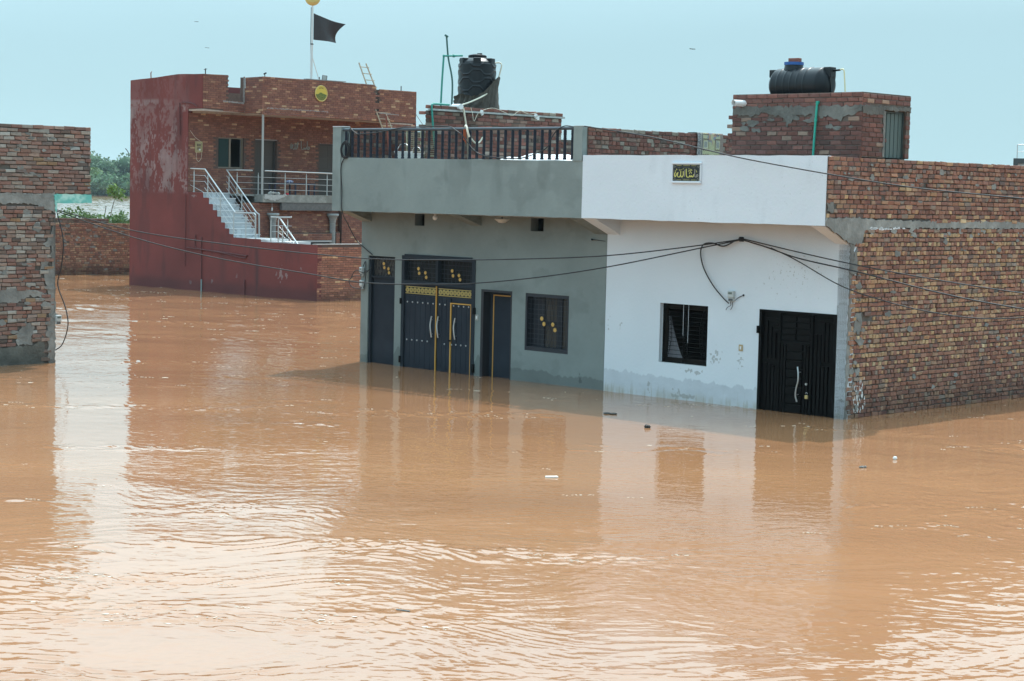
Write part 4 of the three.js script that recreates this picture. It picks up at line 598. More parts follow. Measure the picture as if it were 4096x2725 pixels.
// far bank and its trees
struct('far_bank', (() => { const g = new THREE.PlaneGeometry(900, 60, 90, 8).rotateX(-Math.PI / 2), p = g.attributes.position; for (let i = 0; i < p.count; i++) p.setY(i, 0.9 * smooth(30, 18, p.getZ(i)) + 0.5 * fbm(p.getX(i) * 0.1, p.getZ(i) * 0.1, 3) - 0.35); g.computeVertexNormals(); return g.translate(-120, 0, -560); })(), mat([0.12, 0.11, 0.06], 0.95));
function farTree(x, z, h, r, hue, label) {
  const t = thing('broadleaf_tree', label, 'tree', V(x, 0.4, z), 0, undefined), lumps = [], spots = [];
  const n = 9; for (let i = 0; i < n; i++) { const a = rnd() * 6.28, d = r * Math.sqrt(rnd()) * 0.75, y = h * rr(0.30, 0.86) * (1 - 0.25 * d / r); lumps.push([V(Math.cos(a) * d, y, Math.sin(a) * d), r * rr(0.36, 0.58)]); }
  lumps.push([V(0, h * 0.72, 0), r * 0.6], [V(-r * 0.3, h * 0.2, r * 0.2), r * 0.5], [V(r * 0.35, h * 0.22, r * 0.2), r * 0.5]);
  for (const [c, q] of lumps) for (let i = 0; i < 330; i++) { const v = V(rr(-1, 1), rr(-1, 1), rr(-1, 1)); if (v.length() > 1) continue; v.normalize().multiplyScalar(q * rr(0.72, 1.05)); v.y *= 0.78; spots.push(c.clone().add(v)); }
  mesh('crown', leaves(spots, 0.85, (s) => { const k = rr(0.55, 1.3) * (0.8 + 0.4 * fbm(s.x * 0.5 + x, s.y * 0.5, 3)); return [hue[0] * k, hue[1] * k, hue[2] * k]; }), leafPlain, t, true);
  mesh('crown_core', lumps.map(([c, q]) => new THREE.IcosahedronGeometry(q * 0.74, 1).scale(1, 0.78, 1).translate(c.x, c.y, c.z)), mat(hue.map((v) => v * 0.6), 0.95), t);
  mesh('trunk', [new THREE.CylinderGeometry(0.18, 0.32, h * 0.6, 8).translate(0, h * 0.3, 0), ...lumps.slice(0, 4).map(([c]) => rod(V(0, h * 0.25, 0), c, 0.1, 5))], mat([0.10, 0.075, 0.05], 0.9), t);
}
farTree(-124, -552, 12.6, 6.5, [0.12, 0.21, 0.10], 'tall rounded far tree just right of the left brick building');
farTree(-114, -556, 12.2, 6.5, [0.105, 0.19, 0.095], 'tallest dark tree on the far bank, with a bare twig on top');
farTree(-105.5, -556, 10.2, 5.5, [0.11, 0.20, 0.095], 'shorter far tree partly behind the red side wall');
farTree(-120.5, -538, 7.4, 4.4, [0.19, 0.29, 0.09], 'yellow green lower tree in front of the far tree mass');
farTree(-115.5, -534, 5.2, 4.6, [0.13, 0.23, 0.11], 'low bushy far tree at the water edge between its neighbours');
farTree(-119, -548, 10.8, 5.5, [0.11, 0.20, 0.1], 'dark far tree filling the gap between the two tallest crowns');
farTree(-109, -536, 5.4, 4.2, [0.13, 0.24, 0.11], 'low bushy far tree at the water edge on the right');
farTree(-126, -536, 5.0, 4.0, [0.15, 0.26, 0.1], 'low bushy far tree at the water edge on the left');
farTree(-137, -550, 10.5, 6, [0.11, 0.20, 0.095], 'far tree hidden behind the left brick building');
farTree(-95, -552, 9.5, 5.5, [0.11, 0.20, 0.095], 'far tree hidden behind the red house');
{ // the bare twig that stands out of the highest crown
  const o = mesh('dead_twig', [tube([V(0.5, 11, 0), V(0.2, 12.4, 0), V(-0.6, 13.4, 0)], 0.14, 8, 5)], mat([0.07, 0.065, 0.06], 0.9), scene.children.find((c) => /tallest dark/.test(c.userData.label || '')));
}
function sapling(x, z, h, lean, heads, label) {
  const t = thing('sapling', label, 'sapling', V(x, 0.35, z)), spots = [];
  mesh('stem', tube([V(0, 0, 0), V(lean * 0.2, h * 0.35, 0), V(lean * 0.45, h * 0.7, 0.05), V(lean, h, 0)], 0.022, 16, 5), mat([0.09, 0.075, 0.05], 0.9), t);
  for (const [hx, hy, r, n] of heads) for (let i = 0; i < n; i++) { const v = V(rr(-1, 1), rr(-1, 1), rr(-1, 1)); if (v.length() > 1) continue; spots.push(v.multiplyScalar(r).add(V(hx, hy, 0))); }
  mesh('foliage', leaves(spots, 0.17, () => { const k = rr(0.7, 1.4); return [0.13 * k, 0.22 * k, 0.04 * k]; }), leafPlain, t, true);
}
sapling(-22.55, -105, 2.65, 0.32, [[0.28, 3.2, 0.34, 150], [0.6, 2.95, 0.36, 150], [0.1, 3.0, 0.25, 60]], 'tall young sapling with a yellowish leafy top behind the brick wall');
sapling(-22.75, -104.6, 2.3, 0.15, [[0.1, 0.8, 0.3, 60], [0.35, 0.9, 0.2, 40]], 'thin bare stemmed sapling left of the tall leafy one');
sapling(-22.05, -104.8, 1.4, 0.2, [[0.1, 1.6, 0.3, 110], [0.25, 1.15, 0.28, 90]], 'short leafy sapling to the right of the tall one');
sapling(-23.35, -105, 1.7, 0.3, [[0.3, 1.7, 0.16, 50]], 'leaning sapling with one hanging leaf tuft under the turquoise beam');
sapling(-23.9, -104.9, 1.9, 0.05, [[0.0, 0.9, 0.2, 20], [0.05, 1.6, 0.25, 25]], 'leafless forked sapling below the turquoise beam');
{
  const spots = []; for (let i = 0; i < 2600; i++) { const x = rr(-25.2, -19), k = 0.35 + 0.65 * smooth(0.3, 0.7, fbm(x * 1.3, 2, 3)); spots.push(V(x, 1.65 + rnd() * rnd() * 0.95 * k, -104.2 + rr(-1, 1))); }
  const m = mesh('weeds', [leaves(spots, 0.17, () => { const k = rr(0.6, 1.2); return [0.105 * k, 0.18 * k, 0.045 * k]; })], leafPlain, scene, true); tag(m, 'light green weeds growing on the bank behind the brick wall', 'weeds', null, 'stuff');
  struct('river_bank', (() => { const g = new THREE.PlaneGeometry(26, 5, 52, 10).rotateX(-Math.PI / 2), p = g.attributes.position; for (let i = 0; i < p.count; i++) { const z = p.getZ(i); p.setY(i, 1.7 * smooth(2.5, 1.2, Math.abs(z)) * smooth(13, 10, Math.abs(p.getX(i))) + 0.15 * fbm(p.getX(i), z, 3) - 0.12); } g.computeVertexNormals(); return g.translate(-24, 0, -104.2); })(), mat([0.13, 0.12, 0.05], 0.95));
}
// the grey building far away at the right edge
{
  const t = thing('far_house', 'distant grey building with dark trim and roof rail at the right edge', 'house', V(31.6, 0, -120.6), -0.35);
  const dk = mat([0.035, 0.05, 0.055], 0.7), lg = mat([0.34, 0.38, 0.38], 0.85);
  mesh('wall', bx(0.28, 8, 0, 6.45, -6, -0.08), lg, t); for (let r = 0; r < 4; r++) for (let k = 0; k < 8; k++) mesh('stone_slab', rbx(0.3 + k * 0.5 + (r % 2) * 0.2, 0.76 + k * 0.5 + (r % 2) * 0.2, 5.3 + r * 0.28, 5.54 + r * 0.28, -0.079, -0.03, 0.02), lg, t);
  mesh('trim', [bx(0, 0.28, 0, 6.78, -6, 0), bx(0.281, 8, 6.451, 6.78, -6, 0)], dk, t); mesh('low_roof', bx(-3.5, -0.01, 0, 5.62, -6, -0.5), dk, t);
  mesh('roof_rail', [rod(V(0.2, 6.78, -0.2), V(0.2, 7.65, -0.2), 0.03), rod(V(0.75, 6.78, -0.2), V(0.75, 7.65, -0.2), 0.03), rod(V(0.2, 7.65, -0.2), V(8, 7.65, -0.2), 0.03), rod(V(0.2, 7.2, -0.2), V(0.9, 7.2, -0.2), 0.015)], steel, t); mesh('roof_screen', bx(0.95, 8, 6.79, 7.6, -0.23, -0.2), mat([0.3, 0.34, 0.34], 0.6), t);
}

// ================================================================== things on the roofs
const tankBlack = dull([0.010, 0.0135, 0.017], 0.36, { specularIntensity: 0.6 }), tankDark = dull([0.009, 0.011, 0.014], 0.5);
{ // upright tank with moulded honeycomb ribs
  const t = thing('water_tank', 'upright black ribbed water tank on the grey house stair room', 'water tank', FM.at(-12.15, 5.86, -2.52), ROT);
  const R = 0.435, H = 1.08, NA = 200, NY = 120, g = new THREE.CylinderGeometry(R, R, H, NA, NY, true), p = g.attributes.position;
  const tri = (x) => { x = x - Math.floor(x); return x < 0.3 ? 0 : x < 0.5 ? (x - 0.3) / 0.2 : x < 0.8 ? 1 : 1 - (x - 0.8) / 0.2; };
  for (let i = 0; i < p.count; i++) {
    const a = Math.atan2(p.getZ(i), p.getX(i)), y = p.getY(i) + H / 2, u = a / (Math.PI * 2) * 5;
    let d = 0; for (let k = 0; k < 6; k++) { const yc = 0.06 + k * 0.19 + (k % 2 ? 0.1 * (1 - tri(u)) : 0.1 * tri(u)) - 0.02; d = Math.max(d, Math.exp(-(((y - yc) / 0.016) ** 2))); }
    const s = 1 + 0.026 * d - 0.06 * smooth(H - 0.04, H, y); p.setX(i, p.getX(i) * s); p.setZ(i, p.getZ(i) * s);
  }
  g.computeVertexNormals(); mesh('tank_body', g.translate(0, H / 2, 0), tankBlack, t, true);
  mesh('shoulder', new THREE.LatheGeometry([[R * 0.955, 1.075], [R * 0.93, 1.10], [R * 0.72, 1.165], [0.22, 1.20], [0.2, 1.21], [0, 1.21]].map((q) => new THREE.Vector2(...q)), 40), tankBlack, t);
  for (let k = 0; k < 6; k++) { const o = mesh('shoulder_lug', rbx(0.2, R * 0.99, 1.03, 1.185, -0.09, 0.09, 0.02), tankBlack, t); o.rotation.y = k * Math.PI / 3 + 0.25; }
  mesh('lid', new THREE.LatheGeometry([[0.205, 1.19], [0.215, 1.20], [0.215, 1.245], [0.2, 1.26], [0.1, 1.285], [0, 1.29]].map((q) => new THREE.Vector2(...q)), 32), tankDark, t);
  mesh('lid_grip', rbx(0.0, 0.14, 1.28, 1.305, -0.02, 0.02, 0.006), tankDark, t);
  mesh('inlet_cap', new THREE.CylinderGeometry(0.05, 0.05, 0.14, 14).rotateZ(Math.PI / 2).translate(-0.30, 1.14, 0.18), tankDark, t);
}
{ // sacking wrapped round the foot of the tank
  const NA = 150, NY = 26, pos = [], idx = [];
  for (let j = 0; j <= NY; j++) for (let i = 0; i <= NA; i++) {
    const a = i / NA * Math.PI * 2, cam = -2.36 + 0.2, d = Math.atan2(Math.sin(a + 0.75), Math.cos(a + 0.75));     // d: angle from the side that faces the street
    const side = Math.sin(a - 0.79 + 0.0) * -1, top = 0.26 + 0.42 * Math.pow(smooth(0.1, 1.0, (Math.sin(-(a - 0.79) - 1.57 + 1.57) + 1) / 2), 1.6) - 0.08 * Math.sin(a * 3);
    const v = j / NY, y = v * top, fold = 0.02 * Math.sin(a * 17 + 6 * v + 2 * Math.sin(a * 5)) + 0.05 * fbm(a * 4, y * 5, 4), r = 0.46 + fold + 0.05 * Math.pow(v, 6) + 0.03 * (1 - v);
    pos.push(Math.cos(a) * r, y + 0.01 * Math.sin(a * 23), Math.sin(a) * r);
  }
  for (let j = 0; j < NY; j++) for (let i = 0; i < NA; i++) { const k = j * (NA + 1) + i; idx.push(k, k + NA + 1, k + 1, k + 1, k + NA + 1, k + NA + 2); }
  const g = new THREE.BufferGeometry(); g.setAttribute('position', new THREE.Float32BufferAttribute(pos, 3)); g.setIndex(idx); g.computeVertexNormals();
  const o = mesh(numbered('sackcloth'), g, mat([0.105, 0.095, 0.08], 0.95, { side: THREE.DoubleSide, map: grainTone, bumpMap: grainBump, bumpScale: 0.01 }), scene); o.position.copy(FM.at(-12.15, 5.862, -2.52)); o.rotation.y = ROT;
  tag(o, 'old brown sacking wrapped round the foot of the upright tank', 'cloth');
}
const wp = (list, fr = FM) => list.map((p) => fr.at(...p));
single('water_pipe', 'green plastic pipe rising left of the upright tank and elbowed into its top', 'pipe', [tube(wp([[-12.1, 5.86, -1.32], [-12.1, 6.5, -1.35], [-12.1, 7.0, -1.385]]), 0.022, 10, 8), new THREE.SphereGeometry(0.032, 10, 8).translate(...FM.at(-12.1, 7.03, -1.39).toArray()), rod(FM.at(-12.1, 7.03, -1.39), FM.at(-12.1, 7.075, -1.98), 0.022), rod(FM.at(-12.1, 7.05, -1.68), FM.at(-12.1, 7.054, -1.73), 0.036)], greenPipe);
single('vent_pipe', 'tall leaning dark green pipe with capped end beside the upright tank', 'pipe', [tube(wp([[-12.05, 5.86, -1.62], [-12.06, 6.5, -1.63], [-12.1, 7.0, -1.53], [-12.1, 7.5, -1.46]]), 0.02, 16, 8), rod(FM.at(-12.1, 7.47, -1.5), FM.at(-12.1, 7.5, -1.42), 0.026)], mat([0.03, 0.12, 0.11], 0.5));
single('water_pipe', 'green plastic pipe running down the toothed front end of the stair room', 'pipe', [tube(wp([[-11.44, 5.89, -0.95], [-11.44, 5.885, -0.45], [-11.42, 5.87, -0.4], [-11.42, 5.6, -0.42], [-11.44, 5.06, -0.51]]), 0.024, 24, 8), tube(wp([[-11.44, 5.06, -0.51], [-11.44, 4.8, -0.54], [-11.44, 4.6, -0.56]]), 0.014, 8, 6)], greenPipe);
single('outlet_pipe', 'short white pipe end poking out over the stair room edge', 'pipe', [rod(FM.at(-11.7, 5.865, -1.33), FM.at(-11.36, 5.86, -1.25), 0.065, 16)], whitePlastic);
single('drain_pipe', 'thin cream pipe hanging down the stair room face in a hook', 'pipe', [tube(wp([[-11.36, 5.83, -1.32], [-11.38, 5.4, -1.46], [-11.38, 5.24, -1.53], [-11.38, 5.15, -1.62], [-11.38, 5.07, -1.74], [-11.38, 5.08, -1.86], [-11.38, 5.2, -1.98]]), 0.02, 40, 8)], creamPipe);
single('overflow_pipe', 'cream pipe bent over the right shoulder of the upright tank', 'pipe', [tube(wp([[-11.95, 6.96, -2.88], [-11.86, 6.97, -2.98], [-11.83, 6.93, -3.0], [-11.85, 6.7, -2.96], [-11.8, 6.45, -2.82], [-11.68, 6.2, -2.35], [-11.62, 6.0, -1.8], [-11.6, 5.9, -1.45]]), 0.018, 40, 8)], creamPipe);
for (const [z, lab] of [[-1.95, 'white lamp holder on the cornice nearest the tank'], [-3.75, 'white lamp holder with paper tag further along the cornice']]) {
  const t = thing('lamp_holder', lab, 'lamp holder', FM.at(-11.42, 5.76, z), ROT); mesh('cone', new THREE.CylinderGeometry(0.025, 0.055, 0.07, 14).rotateX(2.2).translate(0, 0.0, 0), whitePlastic, t); mesh('bulb_socket', new THREE.CylinderGeometry(0.02, 0.02, 0.06, 10).rotateX(2.2).translate(0.01, -0.04, -0.03), whitePlastic, t); if (z < -3) mesh('paper_tag', rbx(0.02, 0.024, -0.09, 0.0, -0.12, -0.04, 0.001), whitePlastic, t);
}
single('loose_wire', 'thin pale wire trailing along the stair room cornice', 'wire', [tube(wp([[-11.4, 5.86, -1.6], [-11.4, 5.70, -1.66], [-11.4, 5.55, -1.7], [-11.4, 5.75, -1.85], [-11.4, 5.88, -2.3], [-11.4, 5.80, -2.7], [-11.4, 5.74, -2.95], [-11.4, 5.86, -3.2], [-11.4, 5.80, -3.5], [-11.4, 5.84, -3.8]]), 0.006, 60, 4)], creamPipe);
{ // horizontal tank on the white house
  const t = thing('water_tank', 'black barrel shaped water tank lying on its side on the brick rooftop room', 'water tank', FM.at(-1.74, 5.805, -0.80), ROT), R = 0.32, L = 1.36, prof = [[0, 0]], N = 90;
  for (let i = 0; i <= N; i++) { const x = i / N * L, e = Math.min(x, L - x); let r = R * Math.pow(clamp(e / 0.17, 0, 1), 0.42); for (let k = 0; k < 5; k++) r += 0.012 * Math.exp(-(((x - 0.32 - k * 0.15) / 0.014) ** 2)); prof.push([Math.max(r, 0.001), x]); }
  prof.push([0, L]);
  mesh('tank_body', new THREE.LatheGeometry(prof.map((q) => new THREE.Vector2(...q)), 64).rotateZ(-Math.PI / 2).translate(-L / 2, 0.30, 0), tankBlack, t, true);
  mesh('tank_foot', rbx(-0.62, 0.62, 0, 0.12, -0.3, 0.3, 0.02), tankBlack, t);
  mesh('neck', new THREE.CylinderGeometry(0.17, 0.19, 0.12, 28).translate(-0.2, 0.63, 0), tankBlack, t);
  mesh('lid', new THREE.CylinderGeometry(0.185, 0.185, 0.055, 32).translate(-0.2, 0.705, 0), mat([0.015, 0.10, 0.34], 0.45), t);
  mesh('outlet_block', [rbx(0.53, 0.70, 0.42, 0.62, -0.09, 0.09, 0.015), ap(poly([[-0.09, 0.42], [0.0, 0.05], [0.09, 0.42]], 0.06), new THREE.Matrix4().makeBasis(V(0, 0, -1), V(0, 1, 0), V(1, 0, 0)).setPosition(0.69, 0, 0)), rbx(-0.72, -0.55, 0.45, 0.6, -0.07, 0.07, 0.015)], tankBlack, t);
  mesh('spout', rod(V(0.69, 0.55, 0), V(0.86, 0.56, 0.02), 0.018), tankDark, t);
  single('tank_hose', 'pale yellow hose hanging from the lying tank spout', 'hose', [tube(wp([[-0.88, 6.37, -0.78], [-0.80, 6.37, -0.77], [-0.77, 6.2, -0.77], [-0.74, 5.96, -0.76]]), 0.014, 20, 6)], mat([0.72, 0.68, 0.42], 0.5));
  single('loose_brick', 'single red brick weighing down the blue lid of the lying tank', 'brick', [rbx(-0.115, 0.115, 0, 0.075, -0.055, 0.055, 0.008).rotateY(ROT + 0.1).translate(...FM.at(-1.92, 6.538, -0.80).toArray())], mat([0.30, 0.11, 0.075], 0.9, { map: grainTone }), undefined, false);
}
single('outlet_pipe', 'white round pipe end sticking out of the rooftop room near its left corner', 'pipe', [new THREE.CylinderGeometry(0.06, 0.06, 0.3, 20, 1, true).rotateX(Math.PI / 2).rotateY(ROT - 0.25).translate(...FM.at(-2.69, 5.75, -0.14).toArray())], mat([0.78, 0.78, 0.77], 0.4, { side: THREE.DoubleSide }));
single('water_pipe', 'bright green pipe running down the front of the brick rooftop room', 'pipe', [tube(wp([[-0.95, 5.74, -0.24], [-0.955, 5.745, -0.2], [-0.96, 5.72, -0.2], [-0.98, 5.3, -0.19], [-1.005, 4.75, -0.19]]), 0.022, 30, 8), rod(FM.at(-0.972, 5.44, -0.19), FM.at(-0.976, 5.39, -0.19), 0.03), rod(FM.at(-0.96, 5.70, -0.2), FM.at(-0.957, 5.76, -0.2), 0.029)], mat([0.02, 0.36, 0.27], 0.5));
{ // carpet thrown over the party wall
  const w = 0.9, h = 0.64, map = paint(192, 160, 0, 0, w, h + 0.3, (x, y) => {
    let c = [0.40, 0.40, 0.24]; const q = Math.abs(x - 0.5), s = (a, b) => x > a && x < b; const n = fbm(x * 60, y * 60, 2);
    if (s(0, 0.12) || x > 0.78) c = x > 0.78 ? [0.23, 0.18, 0.155] : (n > 0.5 ? [0.30, 0.29, 0.28] : [0.14, 0.14, 0.15]);
    else if (s(0.12, 0.2)) c = Math.abs(x - 0.17) < 0.012 ? [0.05, 0.05, 0.06] : [0.30, 0.29, 0.25];
    else { const wash = smooth(0.36, 0.55, y) * (fbm(x * 12, y * 9, 3) > 0.5 ? 1 : 0.2); c = mix3(c, fbm(x * 9 + 3, y * 9, 3) > 0.5 ? [0.38, 0.22, 0.15] : [0.20, 0.21, 0.24], wash);
      const d = Math.max(Math.abs(q - 0.2) / 0.11, Math.abs(((y + 0.06) % 0.33) - 0.16) / 0.13) + 0.25 * (Math.floor(x * 28) % 2) * 0.3; if (d > 0.82 && d < 1) c = [0.12, 0.085, 0.065]; else if (d < 0.5) c = [0.25, 0.26, 0.24]; else if (d < 0.62) c = [0.45, 0.45, 0.35]; }
    return c.map((v) => v * (0.8 + 0.4 * n));
  });
  const pos = [], uv = [], idx = [], NX = 24, NY = 30;
  for (let j = 0; j <= NY; j++) for (let i = 0; i <= NX; i++) { const s = i / NX, t = j / NY * (h + 0.5), z = -2.74 - s * w * (1 - 0.04 * t), f = 0.008 * Math.sin(s * 9 + t * 4); let x, y; const drop = t - 0.26; if (t < 0.26) { x = -6.03 + t * 1.0; y = 5.318; } else { x = -5.762 + f + 0.02 * Math.min(1, drop * 8) ; y = 5.318 - drop; } if (t < 0.03) { x = -6.04; y = 5.3; } pos.push(x, y, z + 0.06 * Math.max(0, drop) * (0.5 - s)); uv.push(s * w, h + 0.3 - t); }
  for (let j = 0; j < NY; j++) for (let i = 0; i < NX; i++) { const k = j * (NX + 1) + i; idx.push(k, k + NX + 1, k + 1, k + 1, k + NX + 1, k + NX + 2); }
  const g = new THREE.BufferGeometry(); g.setAttribute('position', new THREE.Float32BufferAttribute(pos, 3)); g.setAttribute('uv', new THREE.Float32BufferAttribute(uv, 2)); g.setIndex(idx); g.computeVertexNormals(); g.applyMatrix4(FM.m);
  single('carpet', 'faded patterned carpet hung over the brick wall between the roofs', 'carpet', [g], mat([1, 1, 1], 0.95, { map, side: THREE.DoubleSide }));
}
// behind the railing
{
  const t = thing('metal_gate_leaf', 'rusty cream iron gate leaf leaning behind the roof railing', 'gate', FM.at(-12.27, 4.6, -0.45), ROT), cr = mat([0.50, 0.45, 0.30], 0.7, { map: grainTone });
  for (const [a, b] of [[0, 0.5], [0.56, 0.98]]) { mesh('gate_frame', [bx(a, a + 0.03, 0, 0.72, 0, 0.03), bx(b - 0.03, b, 0, 0.72, 0, 0.03), bx(a + 0.03, b - 0.03, 0.69, 0.72, 0, 0.03), bx(a + 0.03, b - 0.03, 0.12, 0.15, 0, 0.03)], cr, t); for (let k = 1; k < 14; k++) mesh('gate_bar', rod(V(a + 0.02, 0.1 + k * 0.045, 0.015), V(b - 0.02, 0.1 + k * 0.045, 0.015), 0.006, 5), cr, t); mesh('gate_upright', rod(V((a + b) / 2, 0, 0.025), V((a + b) / 2, 0.7, 0.025), 0.006, 5), cr, t); }
  const tub = (x, w, h, n, lab) => { const b = thing('bucket', lab, 'bucket', FM.at(x, 4.6, 0.25), ROT); mesh('bucket_body', new THREE.LatheGeometry([[w * 0.8, 0], [w, h * 0.92], [w * 1.06, h * 0.93], [w * 1.06, h], [w * 0.98, h], [w * 0.78, 0.01], [0, 0.01]].map((q) => new THREE.Vector2(...q)), 28), whitePlastic, b); mesh('handle', new THREE.TorusGeometry(w, 0.006, 5, 24, Math.PI).translate(0, h * 0.9, 0), steel, b); };
  tub(-11.62, 0.20, 0.21, 0, 'white plastic bucket behind the railing below the iron gate leaf'); tub(-11.2, 0.16, 0.17, 1, 'smaller white bucket just right of the other bucket behind the railing');
  const pos = [], idx = [], NX = 40, NY = 14, prof = [[0, 4.62], [0.12, 4.66], [0.2, 4.73], [0.32, 4.72], [0.5, 4.70], [0.62, 4.72], [0.8, 4.81], [0.95, 4.82], [1.2, 4.80], [1.4, 4.785], [1.7, 4.80], [1.92, 4.79], [2.05, 4.74], [2.25, 4.69]];
  for (let j = 0; j <= NY; j++) for (let i = 0; i <= NX; i++) { const s = i / NX * 2.25, v = j / NY; let k = 0; while (k < prof.length - 2 && s > prof[k + 1][0]) k++; const y = mix(prof[k][1], prof[k + 1][1], (s - prof[k][0]) / (prof[k + 1][0] - prof[k][0])); pos.push(-9.42 + s, mix(4.58, 4.62 + (y + 0.03 - 4.62) * 0.8, Math.sin(v * Math.PI * 0.55)), -0.2 - v * 0.5 + 0.02 * Math.sin(s * 14)); }
  for (let j = 0; j < NY; j++) for (let i = 0; i < NX; i++) { const k = j * (NX + 1) + i; idx.push(k, k + 1, k + NX + 1, k + 1, k + NX + 2, k + NX + 1); }
  const g = new THREE.BufferGeometry(); g.setAttribute('position', new THREE.Float32BufferAttribute(pos, 3)); g.setIndex(idx); g.computeVertexNormals(); g.applyMatrix4(FM.m);
  single('white_sheet', 'crumpled white sheet piled behind the right half of the roof railing', 'sheet', [g], mat([0.8, 0.8, 0.8], 0.6, { side: THREE.DoubleSide }), undefined, false);
  single('wooden_plank', 'grey wooden plank leaning upright behind the roof railing', 'plank', [rbx(-0.04, 0.04, 0, 0.62, -0.012, 0.012, 0.004).rotateZ(0.05).rotateY(ROT).translate(...FM.at(-9.86, 4.66, -0.05).toArray())], wood, undefined, false);
  single('bent_pipe', 'short cream pipe hooked over the roof railing', 'pipe', [tube(wp([[-9.0, 5.1, 0.80], [-9.03, 5.2, 0.82], [-9.09, 5.31, 0.80], [-9.16, 5.34, 0.76], [-9.22, 5.31, 0.72]]), 0.022, 20, 8)], creamPipe);
  single('rag', 'orange brown rag tied to the roof railing', 'rag', [0, 1, 2, 3].map((i) => ap(poly([[-0.012 - i * 0.004, 0], [0.016, 0], [0.01 + 0.004 * i, -0.24 - 0.03 * i], [-0.014, -0.22]], 0.004), new THREE.Matrix4().makeRotationY(ROT + i * 0.5).setPosition(FM.at(-9.18 + i * 0.018, 5.27, 0.79)))), mat([0.38, 0.10, 0.04], 0.9, { side: THREE.DoubleSide }), undefined, false);
  { const coil = []; for (let k = 0; k < 7; k++) coil.push(new THREE.TorusGeometry(0.12 + 0.012 * (k % 3), 0.01, 6, 32).scale(0.75, 1.25 + 0.05 * (k % 2), 1).rotateY(0.2 + k * 0.1).translate(-12.93 + 0.01 * k, 4.82 + 0.008 * (k % 2), 0.84)); single('cable_coil', 'coil of black cable hanging at the left end of the roof railing', 'cable coil', coil.map((q) => q.applyMatrix4(FM.m)), cableBlack); }
  single('iron_stake', 'thin rusty iron stake standing behind the left end of the railing', 'stake', [rod(FM.at(-12.45, 4.6, -0.1), FM.at(-12.6, 5.62, -0.1), 0.02)], rustRed);
}
